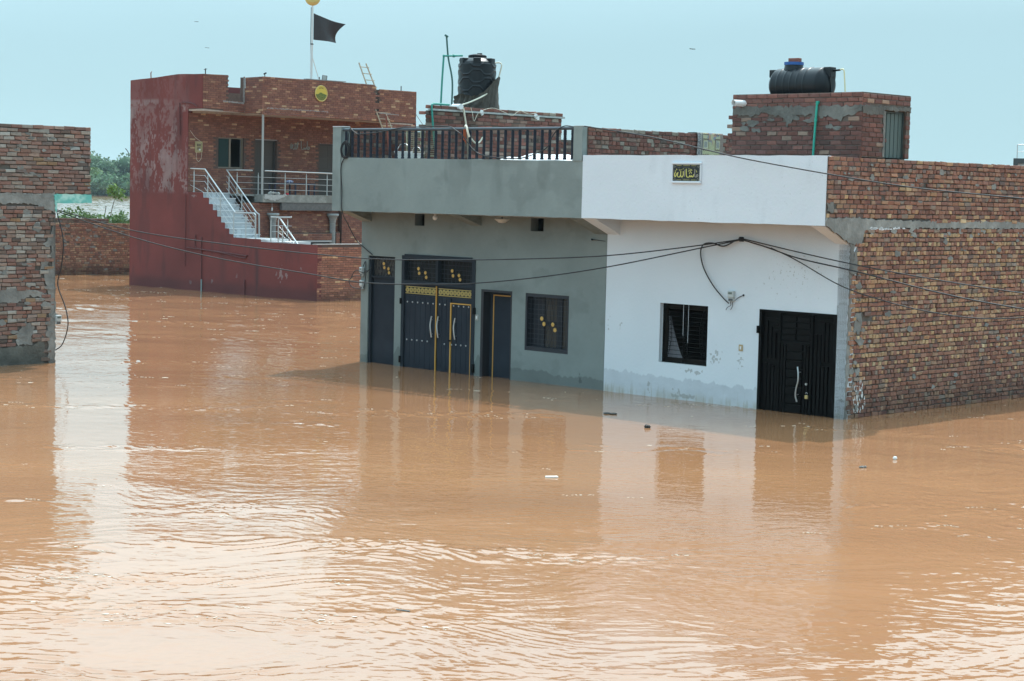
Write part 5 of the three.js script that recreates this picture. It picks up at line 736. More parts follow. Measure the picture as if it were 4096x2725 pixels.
// --- on the red house roof
{
  const f = thing('flagpole', 'silver flagpole with gold disc finial on the red house roof', 'flagpole', FR.at(-5.8, 8.04, -4.46), ROT), whiteMetal = mat([0.62, 0.66, 0.66], 0.4, { metalness: 0.3 });
  mesh('pole', [rod(V(0, 0, 0), V(0.02, 1.4, 0), 0.05, 12), rod(V(0.02, 1.4, 0), V(0.03, 2.86, 0), 0.036, 12)], whiteMetal, f); mesh('pole_joint', new THREE.CylinderGeometry(0.062, 0.062, 0.04, 12).translate(0.02, 1.38, 0), darkSteel, f);
  mesh('stay', rod(V(0.03, 0.9, -0.02), V(0.06, 0.0, -0.36), 0.016), whiteMetal, f);
  mesh('halyard', tube([V(-0.05, 2.78, 0), V(-0.06, 1.8, 0), V(-0.05, 1.0, 0)], 0.012, 10, 5), cableBlack, f);
  mesh('finial_disc', new THREE.LatheGeometry([[0, 0.10], [0.06, 0.085], [0.09, 0.05], [0.13, 0.055], [0.2, 0.035], [0.29, -0.03], [0.28, -0.05], [0, -0.06]].map((q) => new THREE.Vector2(...q)), 36).rotateX(Math.PI / 2 - 0.25).rotateY(0.8).translate(0.03, 3.12, 0), goldMetal, f);
  const pos = [], idx = [], NX = 30, NY = 20;
  for (let j = 0; j <= NY; j++) for (let i = 0; i <= NX; i++) { const s = i / NX, v = j / NY; const top = mix(10.60, 10.28, Math.pow(s, 0.8)), bot = mix(9.59, 9.56, s), bulge = 0.14 * Math.sin(v * Math.PI) * s; pos.push(-5.77 + 0.16 * Math.sin(s * 4.5 + v * 2.0) * s + 0.2 * v * s, mix(bot, top, v), -4.52 - (1.30 - bulge + 0.14 * v * v - 0.02) * s); }
  for (let j = 0; j < NY; j++) for (let i = 0; i < NX; i++) { const k = j * (NX + 1) + i; idx.push(k, k + 1, k + NX + 1, k + 1, k + NX + 2, k + NX + 1); }
  const g = new THREE.BufferGeometry(); g.setAttribute('position', new THREE.Float32BufferAttribute(pos, 3)); g.setIndex(idx); g.computeVertexNormals(); g.applyMatrix4(FR.m);
  single('flag', 'plain black flag blowing from the flagpole', 'flag', [g], mat([0.022, 0.023, 0.028], 0.6, { side: THREE.DoubleSide, bumpMap: grainBump, bumpScale: 0.006 }), undefined, false);
  const l = thing('floodlight', 'small square floodlight on the red house parapet right of the flagpole', 'floodlight', FR.at(-5.75, 8.03, -5.07), ROT + 0.9);
  mesh('housing', rbx(-0.1, 0.1, 0.03, 0.25, -0.05, 0.01, 0.015).rotateX(-0.15).rotateZ(-0.12), mat([0.10, 0.11, 0.12], 0.5), l); mesh('lens', rbx(-0.075, 0.075, 0.055, 0.225, 0.012, 0.018, 0.004).rotateX(-0.15).rotateZ(-0.12), mat([0.30, 0.32, 0.30], 0.2), l); mesh('lamp_bracket', bx(-0.05, 0.05, -0.02, 0.06, -0.03, 0), darkSteel, l);
  single('iron_stake', 'short dark iron stub on the parapet between flagpole and floodlight', 'stake', [rod(FR.at(-5.75, 8.03, -4.83), FR.at(-5.75, 8.19, -4.83), 0.02)], cableBlack);
  single('iron_stake', 'rusty reinforcing rod sticking up from the peeling red wall top', 'stake', [rod(FR.at(-10.14, 7.94, -0.15), FR.at(-10.16, 8.2, -0.15), 0.02), rod(FR.at(-10.16, 8.16, -0.15), FR.at(-10.1, 8.24, -0.15), 0.012)], rustRed);
  single('iron_stake', 'dark reinforcing rod with crossbar at the red wall corner', 'stake', [rod(FR.at(-6.75, 8.05, -0.18), FR.at(-6.75, 8.26, -0.18), 0.02), rod(FR.at(-6.84, 8.22, -0.18), FR.at(-6.66, 8.24, -0.18), 0.012)], cableBlack);
  single('iron_stake', 'short rod standing on the lower right parapet of the red house', 'stake', [rod(FR.at(-5.75, 7.86, -9.1), FR.at(-5.75, 8.08, -9.1), 0.02)], cableBlack);
  single('security_camera', 'tiny camera on the parapet corner above the balcony post', 'camera', [rod(FR.at(-5.72, 8.03, -2.15), FR.at(-5.72, 8.13, -2.15), 0.015), rbx(-0.07, 0.07, 0, 0.05, -0.025, 0.025, 0.01).rotateZ(0.3).rotateY(ROT).translate(...FR.at(-5.70, 8.14, -2.15).toArray())], darkSteel, undefined, false);
}
{ // round sign on the parapet: gold and green, with its name
  const c = document.createElement('canvas'); c.width = c.height = 256; const x = c.getContext('2d');
  x.fillStyle = '#c9b24a'; x.fillRect(0, 0, 256, 256); x.fillStyle = '#5d6b2c'; x.beginPath(); x.moveTo(0, 256); x.lineTo(0, 150); for (let i = 0; i <= 32; i++) x.lineTo(i * 8, 118 + 26 * fbm(i * 0.25, 3, 3) - 20 * Math.exp(-(((i - 16) / 6) ** 2)) + 14 * Math.abs(i - 16) / 16); x.lineTo(256, 256); x.fill();
  for (let i = 0; i < 500; i++) { x.fillStyle = ['#3d4f1e', '#7d7d34', '#48602a', '#8a7a35'][i % 4]; x.beginPath(); x.ellipse(rnd() * 256, 150 + rnd() * 106, 3 + rnd() * 5, 2 + rnd() * 3, 0, 0, 7); x.fill(); }
  x.fillStyle = '#2c2a16'; x.font = 'bold 34px sans-serif'; x.textAlign = 'center'; for (const [i, ch] of [...'DERA'].entries()) { x.save(); x.translate(128, 128); x.rotate((i - 1.5) * 0.27); x.fillText(ch, 0, -82); x.restore(); }
  const tex = new THREE.CanvasTexture(c); tex.colorSpace = THREE.SRGBColorSpace; tex.flipY = true;
  const t = thing('round_sign', 'round gold and green name disc on the red house parapet', 'sign', FR.at(-5.635, 7.56, -4.82), ROT + Math.PI / 2);
  const d = new THREE.Mesh(new THREE.CircleGeometry(0.29, 48).translate(0, 0, 0.028), mat([1, 1, 1], 0.35, { map: tex, metalness: 0.2 })); d.name = 'sign_face'; t.add(d);
  mesh('sign_rim', [new THREE.TorusGeometry(0.295, 0.022, 8, 48).translate(0, 0, 0.02), new THREE.CylinderGeometry(0.29, 0.29, 0.02, 40).rotateX(Math.PI / 2).translate(0, 0, 0.01)], goldMetal, t);
}
// --- the calligraphy: strokes shared by the plaque and the metal letters
const strokes = [ // x to the right, y up, in plaque units
  [[1.53, 0.98], [1.525, 0.7], [1.53, 0.5], [1.57, 0.46], [1.63, 0.48], [1.665, 0.56], [1.64, 0.63], [1.60, 0.60], [1.60, 0.52]],
  [[1.485, 0.62], [1.47, 0.5], [1.43, 0.46], [1.40, 0.56], [1.385, 0.48], [1.35, 0.47], [1.33, 0.58], [1.31, 0.47], [1.25, 0.44], [1.2, 0.47], [1.175, 0.6], [1.17, 0.98]],
  [[1.115, 0.92], [1.105, 0.7], [1.10, 0.5]],
  [[1.05, 0.82], [1.055, 0.6], [1.02, 0.46], [0.965, 0.46], [0.94, 0.6], [0.945, 0.82], [0.94, 0.6], [0.9, 0.45], [0.84, 0.45], [0.80, 0.55], [0.82, 0.68], [0.83, 0.75], [0.77, 0.66], [0.74, 0.5], [0.71, 0.46], [0.685, 0.55], [0.69, 0.68], [0.73, 0.79]],
  [[1.26, 0.86], [1.32, 0.91], [1.41, 0.94], [1.33, 0.99], [1.25, 1.0]], [[1.25, 0.84], [1.42, 0.90]], [[1.62, 0.78], [1.58, 0.82]], [[1.58, 0.92], [1.61, 0.83]],
  [[0.92, 0.95], [0.94, 0.9], [0.965, 0.93], [0.985, 0.96]], [[1.02, 0.98], [1.07, 1.01]], [[0.87, 0.97], [0.90, 0.86]], [[0.69, 0.84], [0.79, 0.95], [0.77, 1.0], [0.75, 0.95]],
];
const dots = [[1.35, 0.80], [1.31, 0.72], [1.39, 0.73]];
{
  const c = document.createElement('canvas'); c.width = 448; c.height = 276; const x = c.getContext('2d'), X = (v) => (v - 0.62) / 1.12 * 448, Y = (v) => (190 + (0.98 - v) * 635) / 690 * 276;
  x.fillStyle = '#0b0e10'; x.fillRect(0, 0, 448, 276); x.lineCap = x.lineJoin = 'round';
  strokes.forEach((s, i) => { x.strokeStyle = i === 0 || i === 2 ? '#8d8578' : '#cfc668'; x.lineWidth = i < 4 ? 14 : 6; x.beginPath(); s.forEach(([a, b], k) => k ? x.lineTo(X(a), Y(b)) : x.moveTo(X(a), Y(b))); x.stroke(); });
  x.fillStyle = '#d2c96a'; for (const [a, b] of dots) { x.save(); x.translate(X(a), Y(b)); x.rotate(Math.PI / 4); x.fillRect(-8, -8, 16, 16); x.restore(); }
  for (const yy of [16, 258]) for (const [x0, n] of [[66, 5], [170, 7], [306, 5]]) for (let i = 0; i < n; i++) { x.fillStyle = '#cdc47a'; x.fillRect(x0 + i * 16, yy - 5, 9, 11); }
  for (const xx of [8, 434]) for (let i = 0; i < 12; i++) { x.fillStyle = '#a9a59a'; x.fillRect(xx, 84 + i * 10, 6, 5); }
  x.strokeStyle = '#b9b6a6'; x.lineWidth = 3; for (const [cx, cy] of [[0, 0], [448, 0], [0, 276], [448, 276]]) { x.beginPath(); x.arc(cx, cy, 54, 0, 7); x.stroke(); x.fillStyle = '#8f8f78'; x.beginPath(); x.arc(cx + (cx ? -18 : 18), cy + (cy ? -20 : 24), 9, 0, 7); x.fill(); }
  x.strokeStyle = '#77756a'; x.lineWidth = 3; for (const [x0, x1, yy] of [[80, 120, 50], [165, 275, 50], [325, 365, 50], [150, 285, 236]]) { x.beginPath(); for (let a = x0; a <= x1; a += 5) x.lineTo(a, yy + 8 * (hash(a, yy) - 0.5)); x.stroke(); }
  const tex = new THREE.CanvasTexture(c); tex.colorSpace = THREE.SRGBColorSpace;
  const t = thing('calligraphy_plaque', 'black and gold calligraphy plaque in a white frame on the white parapet', 'plaque', FM.at(-3.155, 4.41, 0.802), ROT);
  mesh('plaque_frame', [rbx(-0.355, 0.355, 0.155, 0.2, 0, 0.035, 0.012), rbx(-0.355, 0.355, -0.2, -0.155, 0, 0.035, 0.012), rbx(-0.355, -0.325, -0.154, 0.154, 0, 0.033, 0.01), rbx(0.325, 0.355, -0.154, 0.154, 0, 0.033, 0.01), bx(-0.325, 0.325, -0.155, 0.155, 0, 0.012)], whitePlain, t);
  const p = new THREE.Mesh(new THREE.PlaneGeometry(0.645, 0.305).translate(0, 0, 0.018), mat([1, 1, 1], 0.3, { map: tex })); p.name = 'plaque_face'; t.add(p);
}
{
  const t = thing('metal_lettering', 'silver metal calligraphy letters on the red house upper wall', 'lettering', FR.at(-7.565, 5.58, -5.4), ROT + Math.PI / 2), m = mat([0.26, 0.27, 0.24], 0.4, { metalness: 0.5 });
  const k = 0.86; strokes.slice(0, 4).forEach((s, i) => { const dx = i < 2 ? 0.06 : -0.06; mesh('letter', tube(s.map(([a, b]) => V((a - 1.17) * k + dx, (b - 0.68) * 0.62, 0.02)), 0.016, s.length * 4, 6), m, t); });
  mesh('letter_dot', dots.map(([a, b]) => new THREE.OctahedronGeometry(0.022).translate((a - 1.17) * k + 0.06, (b - 0.68) * 0.62, 0.02)), m, t);
}
{ // fuse box by the red wall, with its hanging wire
  const t = thing('switch_board', 'open cream electric board on the brick wall left of the sliding window', 'electric board', FR.at(-7.575, 5.38, -0.5), ROT + Math.PI / 2), cr = mat([0.50, 0.44, 0.24], 0.6, { map: grainTone });
  mesh('board', [rbx(-0.16, 0.16, -0.2, -0.16, 0, 0.05, 0.008), rbx(-0.16, 0.16, 0.16, 0.2, 0, 0.05, 0.008), rbx(-0.16, -0.12, -0.16, 0.16, 0, 0.05, 0.008), rbx(0.12, 0.16, -0.16, 0.16, 0, 0.05, 0.008), bx(-0.12, 0.12, -0.16, 0.16, 0, 0.015)], cr, t);
  mesh('fuse', [rbx(-0.08, 0.08, 0.02, 0.11, 0.016, 0.06, 0.01), rbx(-0.06, 0.06, -0.1, -0.02, 0.016, 0.05, 0.01)], mat([0.16, 0.13, 0.08], 0.6), t); mesh('bulb', new THREE.SphereGeometry(0.035, 12, 8).translate(0.02, -0.11, 0.06), whitePlastic, t);
  mesh('wire', [tube([V(-0.1, -0.2, 0.03), V(-0.1, -0.45, 0.02), V(0.0, -0.55, 0.02), V(0.12, -0.42, 0.02), V(0.13, -0.2, 0.03)], 0.006, 24, 4), tube([V(0.08, 0.2, 0.03), V(-0.15, 0.34, 0.02), V(-0.4, 0.6, 0.02)], 0.006, 16, 4)], creamPipe, t);
}
{ // bench behind the balcony rail, with what lies on it
  const t = thing('bench', 'dark blue metal frame bench on the balcony behind the rails', 'bench', FR.at(-6.5, 3.65, -4.2), ROT), m = mat([0.028, 0.03, 0.06], 0.5);
  mesh('seat', rbx(-0.2, 0.2, 0.40, 0.45, -1.0, 1.05, 0.012), m, t); for (const z of [-0.95, 0.0, 1.0]) for (const x of [-0.17, 0.17]) mesh('leg', bx(x - 0.025, x + 0.025, 0, 0.40, z - 0.025, z + 0.025), m, t);
  const o = thing('bundle', 'blue and white cloth bundle lying on the balcony bench', 'bundle', FR.at(-6.45, 4.10, -4.0), ROT); mesh('cloth', new THREE.SphereGeometry(0.12, 20, 12).scale(0.9, 0.55, 1.5).translate(0, 0.05, 0), mat([1, 1, 1], 0.9, { map: paint(64, 64, 0, 0, 0.3, 0.3, (x, y) => Math.floor(x * 24 + y * 8) % 2 ? [0.5, 0.52, 0.55] : [0.06, 0.09, 0.28]) }), o);
  single('rag', 'small red rag lying on the balcony slab edge', 'rag', [new THREE.SphereGeometry(0.09, 14, 8).scale(0.7, 0.5, 1.2).translate(...FR.at(-5.72, 3.68, -3.3).toArray())], mat([0.5, 0.03, 0.05], 0.9));
  single('rubble', 'small heap of pale rubble on the balcony slab beside the post', 'rubble', Array.from({ length: 14 }, () => new THREE.DodecahedronGeometry(rr(0.03, 0.07)).rotateX(rnd() * 3).translate(...FR.at(-5.74 + rr(-0.08, 0.05), 3.67 + rr(0, 0.06), -2.45 - rr(0, 0.5)).toArray())), mat([0.46, 0.45, 0.42], 0.95), undefined, false);
  const v = thing('vent_disc', 'small white disc hanging below the balcony slab', 'fitting', FR.at(-5.78, 3.1, -2.62), ROT); mesh('disc', new THREE.SphereGeometry(0.06, 14, 8).scale(0.6, 1.2, 0.5), whitePlastic, v); mesh('cord', rod(V(0, 0.05, 0), V(0, 0.25, 0), 0.005, 4), whitePlastic, v);
}
{ // bamboo ladder in the gap of the parapet
  const t = thing('ladder', 'pale bamboo ladder leaning through the gap in the red house parapet', 'ladder', FR.at(-5.3, 3.7, -8.6), ROT), o = V(-5.3, 3.7, -8.6), m = mat([0.52, 0.44, 0.33], 0.8, { map: grainTone });
  const a1 = V(-6.1, 8.9, -7.14).sub(o), a0 = V(-5.3, 5.3, -8.28).sub(o), b1 = V(-6.1, 8.89, -7.51).sub(o), b0 = V(-5.3, 5.3, -8.85).sub(o);
  const ext = (p1, p0) => p0.clone().add(p0.clone().sub(p1).multiplyScalar(0.42));
  for (const [p1, p0] of [[a1, a0], [b1, b0]]) mesh('rail', tube([p1, p1.clone().lerp(p0, 0.4).add(V(0, 0, 0.02)), p0, ext(p1, p0)], 0.028, 20, 7), m, t);
  for (let k = 0; k < 20; k++) { const s = 0.045 + k * 0.07; mesh('rung', rod(a1.clone().lerp(a0, s).add(V(0.02, 0, 0.06)), b1.clone().lerp(b0, s).add(V(0.02, 0, -0.06)), 0.016, 6), m, t); }
}
// --- electric meters, bells, lamps
function meter(frame, x, y, z, turn, lab) { const t = thing('electric_meter', lab, 'electric meter', frame.at(x, y, z), ROT + turn); mesh('case', [rbx(-0.07, 0.07, -0.03, 0.10, 0.0, 0.07, 0.012), rbx(-0.06, 0.06, -0.1, -0.032, 0, 0.05, 0.008)], mat([0.50, 0.53, 0.52], 0.5), t); mesh('display', bx(-0.045, 0.045, 0.035, 0.075, 0.0705, 0.073), mat([0.12, 0.15, 0.13], 0.3), t); mesh('terminals', bx(-0.05, 0.05, -0.09, -0.05, 0.0505, 0.054), mat([0.08, 0.085, 0.09], 0.5), t); return t; }
meter(FM, -2.61, 2.10, 0.0, 0, 'grey electric meter on the white wall above the gate side');
single('meter_leads', 'short black leads below the meter on the white wall', 'wire', [tube(wp([[-2.62, 2.0, 0.04], [-2.6, 1.93, 0.05], [-2.68, 1.88, 0.05], [-2.72, 1.83, 0.04]]), 0.006, 20, 4), tube(wp([[-2.58, 2.0, 0.04], [-2.55, 1.92, 0.06], [-2.6, 1.84, 0.05]]), 0.006, 20, 4), tube(wp([[-2.52, 2.02, 0.03], [-2.45, 2.08, 0.02], [-2.36, 2.12, 0.02]]), 0.007, 10, 4), new THREE.SphereGeometry(0.02, 8, 6).translate(...FM.at(-2.34, 2.13, 0.01).toArray())], cableBlack);
meter(FM, -13.18, 2.08, 0.0, -0.3, 'upper electric meter at the left corner of the grey house'); meter(FM, -13.17, 1.78, 0.0, -0.3, 'lower electric meter at the left corner of the grey house');
single('meter_leads', 'tangle of black leads looping round the grey house meters', 'wire', [[[-13.18, 1.98, 0.06], [-13.38, 1.96, 0.12], [-13.50, 1.84, 0.14], [-13.42, 1.72, 0.12], [-13.18, 1.68, 0.06]], [[-13.1, 2.05, 0.06], [-12.98, 2.1, 0.1], [-12.85, 2.12, 0.08]], [[-13.12, 2.2, 0.05], [-13.06, 2.32, 0.04], [-13.04, 1.9, 0.05], [-13.1, 1.7, 0.05]], [[-13.46, 1.9, 0.13], [-13.3, 2.1, 0.12], [-13.0, 2.06, 0.1], [-12.82, 2.2, 0.06]]].map((q) => tube(wp(q), 0.01, 28, 5)), cableBlack);
function bell(x, y, lab, c) { const t = thing('doorbell', lab, 'doorbell', FM.at(x, y, 0), ROT); mesh('plate', rbx(-0.048, 0.048, -0.062, 0.062, 0, 0.012, 0.004), mat(c, 0.5), t); mesh('button', rbx(-0.018, 0.018, -0.03, 0.03, 0.0125, 0.02, 0.004), whitePlastic, t); }
bell(-2.365, 1.13, 'beige doorbell plate left of the black gate', [0.45, 0.33, 0.18]); bell(-9.46, 1.262, 'grey doorbell plate between double gate and recessed door', [0.36, 0.36, 0.33]);
{ const t = thing('light_bulb', 'round white bulb under the grey overhang', 'bulb', FM.at(-10.45, 3.42, 0.36), ROT); mesh('globe', new THREE.SphereGeometry(0.055, 20, 14).translate(0, -0.04, 0), whitePlastic, t); mesh('socket', new THREE.CylinderGeometry(0.025, 0.03, 0.08, 12).translate(0, 0.03, 0), whitePlastic, t); }
{ const t = thing('ceiling_lamp', 'white dish lamp under the grey overhang near the right vent', 'lamp', FM.at(-8.42, 3.375, 0.36), ROT); mesh('shade', new THREE.LatheGeometry([[0, -0.055], [0.08, -0.05], [0.1, -0.03], [0.17, 0.02], [0.16, 0.03], [0, 0.03]].map((q) => new THREE.Vector2(...q)), 4).rotateY(0.4), mat([0.7, 0.66, 0.58], 0.4), t); mesh('lamp_stem', new THREE.CylinderGeometry(0.012, 0.012, 0.1, 8).translate(0, 0.075, 0), darkSteel, t); }
{ const t = thing('cable_bracket', 'small cable clamp on the upper white wall that carries all the wires', 'bracket', FM.at(-2.43, 3.18, 0), ROT); mesh('plate', rbx(-0.05, 0.05, -0.04, 0.05, 0, 0.012, 0.003), darkSteel, t); mesh('hook', new THREE.TorusGeometry(0.03, 0.008, 6, 16).rotateY(1.2).translate(0, 0.01, 0.05), darkSteel, t); }
single('wall_hook', 'thin iron hook on the grey wall by the white house', 'hook', [rod(FM.at(-6.2, 3.05, 0.0), FM.at(-6.16, 3.055, 0.06), 0.02), rod(FM.at(-6.16, 3.055, 0.04), FM.at(-5.83, 3.03, 0.02), 0.006)], darkSteel);
// --- overhead cables
const cable = (lab, pts, r = 0.0105) => single('cable', lab, 'cable', [tube(pts.map((p) => V(...p)), r, 90, 6)], cableBlack);
const F1 = [[-10.02, 3.36, -41.38], [-8.26, 2.97, -40.68], [-6.07, 2.74, -39.8], [-4.08, 2.6, -39.01], [-2.77, 2.55, -38.48], [-1.51, 2.58, -37.98], [0.15, 2.66, -37.32], [1.83, 2.79, -36.65], [3.56, 3.05, -35.96], [4.3, 3.19, -35.66]];
cable('upper long cable sagging from the left building to the white wall clamp', F1, 0.0115);
cable('lower long cable sagging from the left building to the white wall clamp', [[-10.02, 3.33, -41.38], [-8.26, 2.83, -40.68], [-6.46, 2.47, -39.96], [-4.07, 2.17, -39.01], [-3.13, 2.06, -38.63], [-1.5, 2.09, -37.98], [-0.79, 2.14, -37.7], [0.41, 2.3, -37.21], [1.83, 2.57, -36.65], [3.61, 3.01, -35.94], [4.3, 3.18, -35.66]], 0.0115);
cable('uppermost of the three cables fanning right from the white wall clamp', [[4.29, 3.2, -35.65], [5.15, 3.01, -34.68], [6.0, 2.84, -33.73], [7.21, 2.65, -32.38], [8.4, 2.51, -31.05], [8.85, 2.49, -30.55], [12, 2.5, -27.2]]);
cable('middle of the three cables fanning right from the white wall clamp', [[4.29, 3.18, -35.65], [4.7, 3.06, -35.2], [5.16, 2.9, -34.67], [6.03, 2.72, -33.7], [7.52, 2.38, -32.04], [8.41, 2.25, -31.04], [8.86, 2.2, -30.54], [12, 2.1, -27.2]], 0.0125);
cable('lowest and most sagging of the three cables fanning right from the white wall clamp', [[4.77, 3.05, -35.1], [5.16, 2.86, -34.67], [5.91, 2.42, -33.84], [6.68, 2.18, -32.97], [7.23, 2.08, -32.36], [7.82, 2.04, -31.7], [8.42, 2.11, -31.03], [8.86, 2.22, -30.54], [12, 3.2, -27.2]]);
cable('black cable drooping from the clamp down to the meter on the white wall', [[4.2, 3.17, -35.74], [3.98, 3.04, -35.95], [3.79, 3.09, -36.13], [3.64, 3.06, -36.27], [3.59, 2.95, -36.33], [3.63, 2.66, -36.29], [3.81, 2.3, -36.11], [4.0, 2.06, -35.92], [4.1, 1.96, -35.83]], 0.013);
cable('cable slanting down across the white parapet from the grey pillar', [[1.33, 5.3, -37.4], [2.57, 5.08, -36.15], [3.63, 4.81, -35.08], [4.06, 4.7, -34.64], [5.46, 4.42, -33.22], [6.69, 4.21, -31.98], [8.18, 4.06, -30.48], [8.63, 4.01, -30.02], [12, 3.9, -26.6]], 0.0115);
single('cable', 'black cable running down the left edge of the grey parapet to the left door', 'cable', [tube(wp([[-12.9, 4.68, 0.83], [-13.04, 4.49, 0.825], [-13.01, 3.9, 0.825], [-13.0, 3.47, 0.82], [-13.28, 3.17, 0.4], [-13.37, 2.79, 0.05], [-13.24, 2.7, 0.04], [-12.85, 2.48, 0.02]]), 0.012, 60, 6)], cableBlack);
single('cable', 'loose black cable looping along the roof railing', 'cable', [tube(wp([[-12.81, 4.95, 0.84], [-12.81, 5.17, 0.82], [-12.78, 5.31, 0.80], [-12.7, 5.27, 0.82], [-12.48, 5.17, 0.84], [-12.35, 5.18, 0.84], [-11.95, 5.2, 0.82], [-11.55, 5.25, 0.8], [-11.06, 5.318, 0.76], [-10.6, 5.322, 0.76], [-9.62, 5.318, 0.77], [-9.41, 5.25, 0.82], [-9.19, 5.13, 0.82], [-8.87, 4.85, 0.82], [-8.67, 4.75, 0.83], [-8.34, 4.69, 0.84], [-7.51, 4.66, 0.84], [-7.16, 4.73, 0.83], [-6.73, 4.9, 0.82], [-6.62, 5.09, 0.82], [-6.48, 5.24, 0.81], [-6.3, 5.31, 0.8], [-6.05, 5.29, 0.8]]), 0.012, 200, 6)], cableBlack);
single('cable', 'thin cable from the red house parapet down to the stair room', 'cable', [tube([FR.at(-5.7, 7.0, -9.88), FR.at(-5.0, 6.35, -9.5).lerp(FM.at(-13, 5.9, -2), 0.3), FM.at(-12.1, 5.35, -1.0)], 0.012, 30, 5)], cableBlack);
single('cable', 'black cable hanging down the corner of the left brick building', 'cable', [tube([FL.at(0.02, 3.3, -0.03), FL.at(0.22, 2.7, -0.06), FL.at(0.16, 2.1, -0.05), FL.at(0.07, 1.75, -0.02), FL.at(0.35, 1.2, -0.05), FL.at(0.42, 0.85, -0.06), FL.at(0.22, 0.4, -0.03), FL.at(0.02, 0.28, -0.0)], 0.013, 50, 6)], cableBlack);
meter(FL, 0.03, 0.95, -0.04, Math.PI / 2, 'small electric meter on the corner of the left brick building');
// --- what drifts on the water
const drift = (name, lab, cat, geos, m) => single(name, lab, cat, geos, m, undefined, false);
drift('flotsam', 'dark flat piece of rubbish floating in front of the grey and white houses', 'rubbish', [new THREE.SphereGeometry(0.1, 14, 8).scale(0.75, 0.14, 0.9).translate(1.76, 0.012, -34.1), new THREE.SphereGeometry(0.1, 14, 8).scale(0.7, 0.16, 0.8).translate(1.87, 0.012, -34.05)], mat([0.05, 0.045, 0.04], 0.6));
drift('flotsam', 'small dark lump floating in front of the white house window', 'rubbish', [new THREE.DodecahedronGeometry(0.045).translate(2.34, 0.02, -32.17), new THREE.DodecahedronGeometry(0.035).translate(2.38, 0.02, -32.16)], mat([0.03, 0.028, 0.025], 0.7));
drift('flotsam', 'white strip floating on the open water before the grey window', 'rubbish', [rbx(-0.09, 0.09, -0.01, 0.014, -0.035, 0.035, 0.008).rotateY(0.2).translate(0.6, 0.01, -26.25)], mat([0.75, 0.72, 0.66], 0.8));
drift('flotsam', 'white crumpled scrap floating before the brick side wall', 'rubbish', [new THREE.IcosahedronGeometry(0.036, 0).scale(1.1, 1, 0.8).translate(5.95, 0.02, -28.91)], mat([0.75, 0.75, 0.73], 0.7));
drift('flotsam', 'grey scrap of rubbish floating left of the white scrap', 'rubbish', [new THREE.IcosahedronGeometry(0.032, 0).translate(5.26, 0.01, -27.89), new THREE.IcosahedronGeometry(0.022, 0).translate(5.305, 0.02, -27.9), new THREE.IcosahedronGeometry(0.02, 0).translate(5.22, 0.02, -27.86)], mat([0.22, 0.2, 0.18], 0.8));
drift('flotsam', 'grey stick floating in the near left water', 'stick', [rod(V(-1.04, 0.01, -17.68), V(-0.91, 0.01, -17.62), 0.007)], mat([0.2, 0.22, 0.22], 0.8));
// --- birds far off
for (const [x, y, z, lab] of [[-44, 26, -260, 'highest of the three birds left of the red house'], [-42.5, 22.5, -260, 'middle bird of the three left of the red house'], [14.6, 16.2, -160, 'single bird between the two water tanks']]) { const t = thing('bird', lab, 'bird', V(x, y, z), 0.6); const w = (s) => ap(poly([[0, 0], [0.2, 0.05], [0.36, 0.01], [0.18, -0.03]], 0.02), new THREE.Matrix4().makeScale(s, 1, 1)); mesh('wing', w(1), cableBlack, t); mesh('wing', w(-1), mat([0.02, 0.02, 0.02], 0.8, { side: THREE.DoubleSide }), t); mesh('bird_body', new THREE.SphereGeometry(0.05, 10, 8).scale(0.8, 0.8, 2.2), cableBlack, t); }

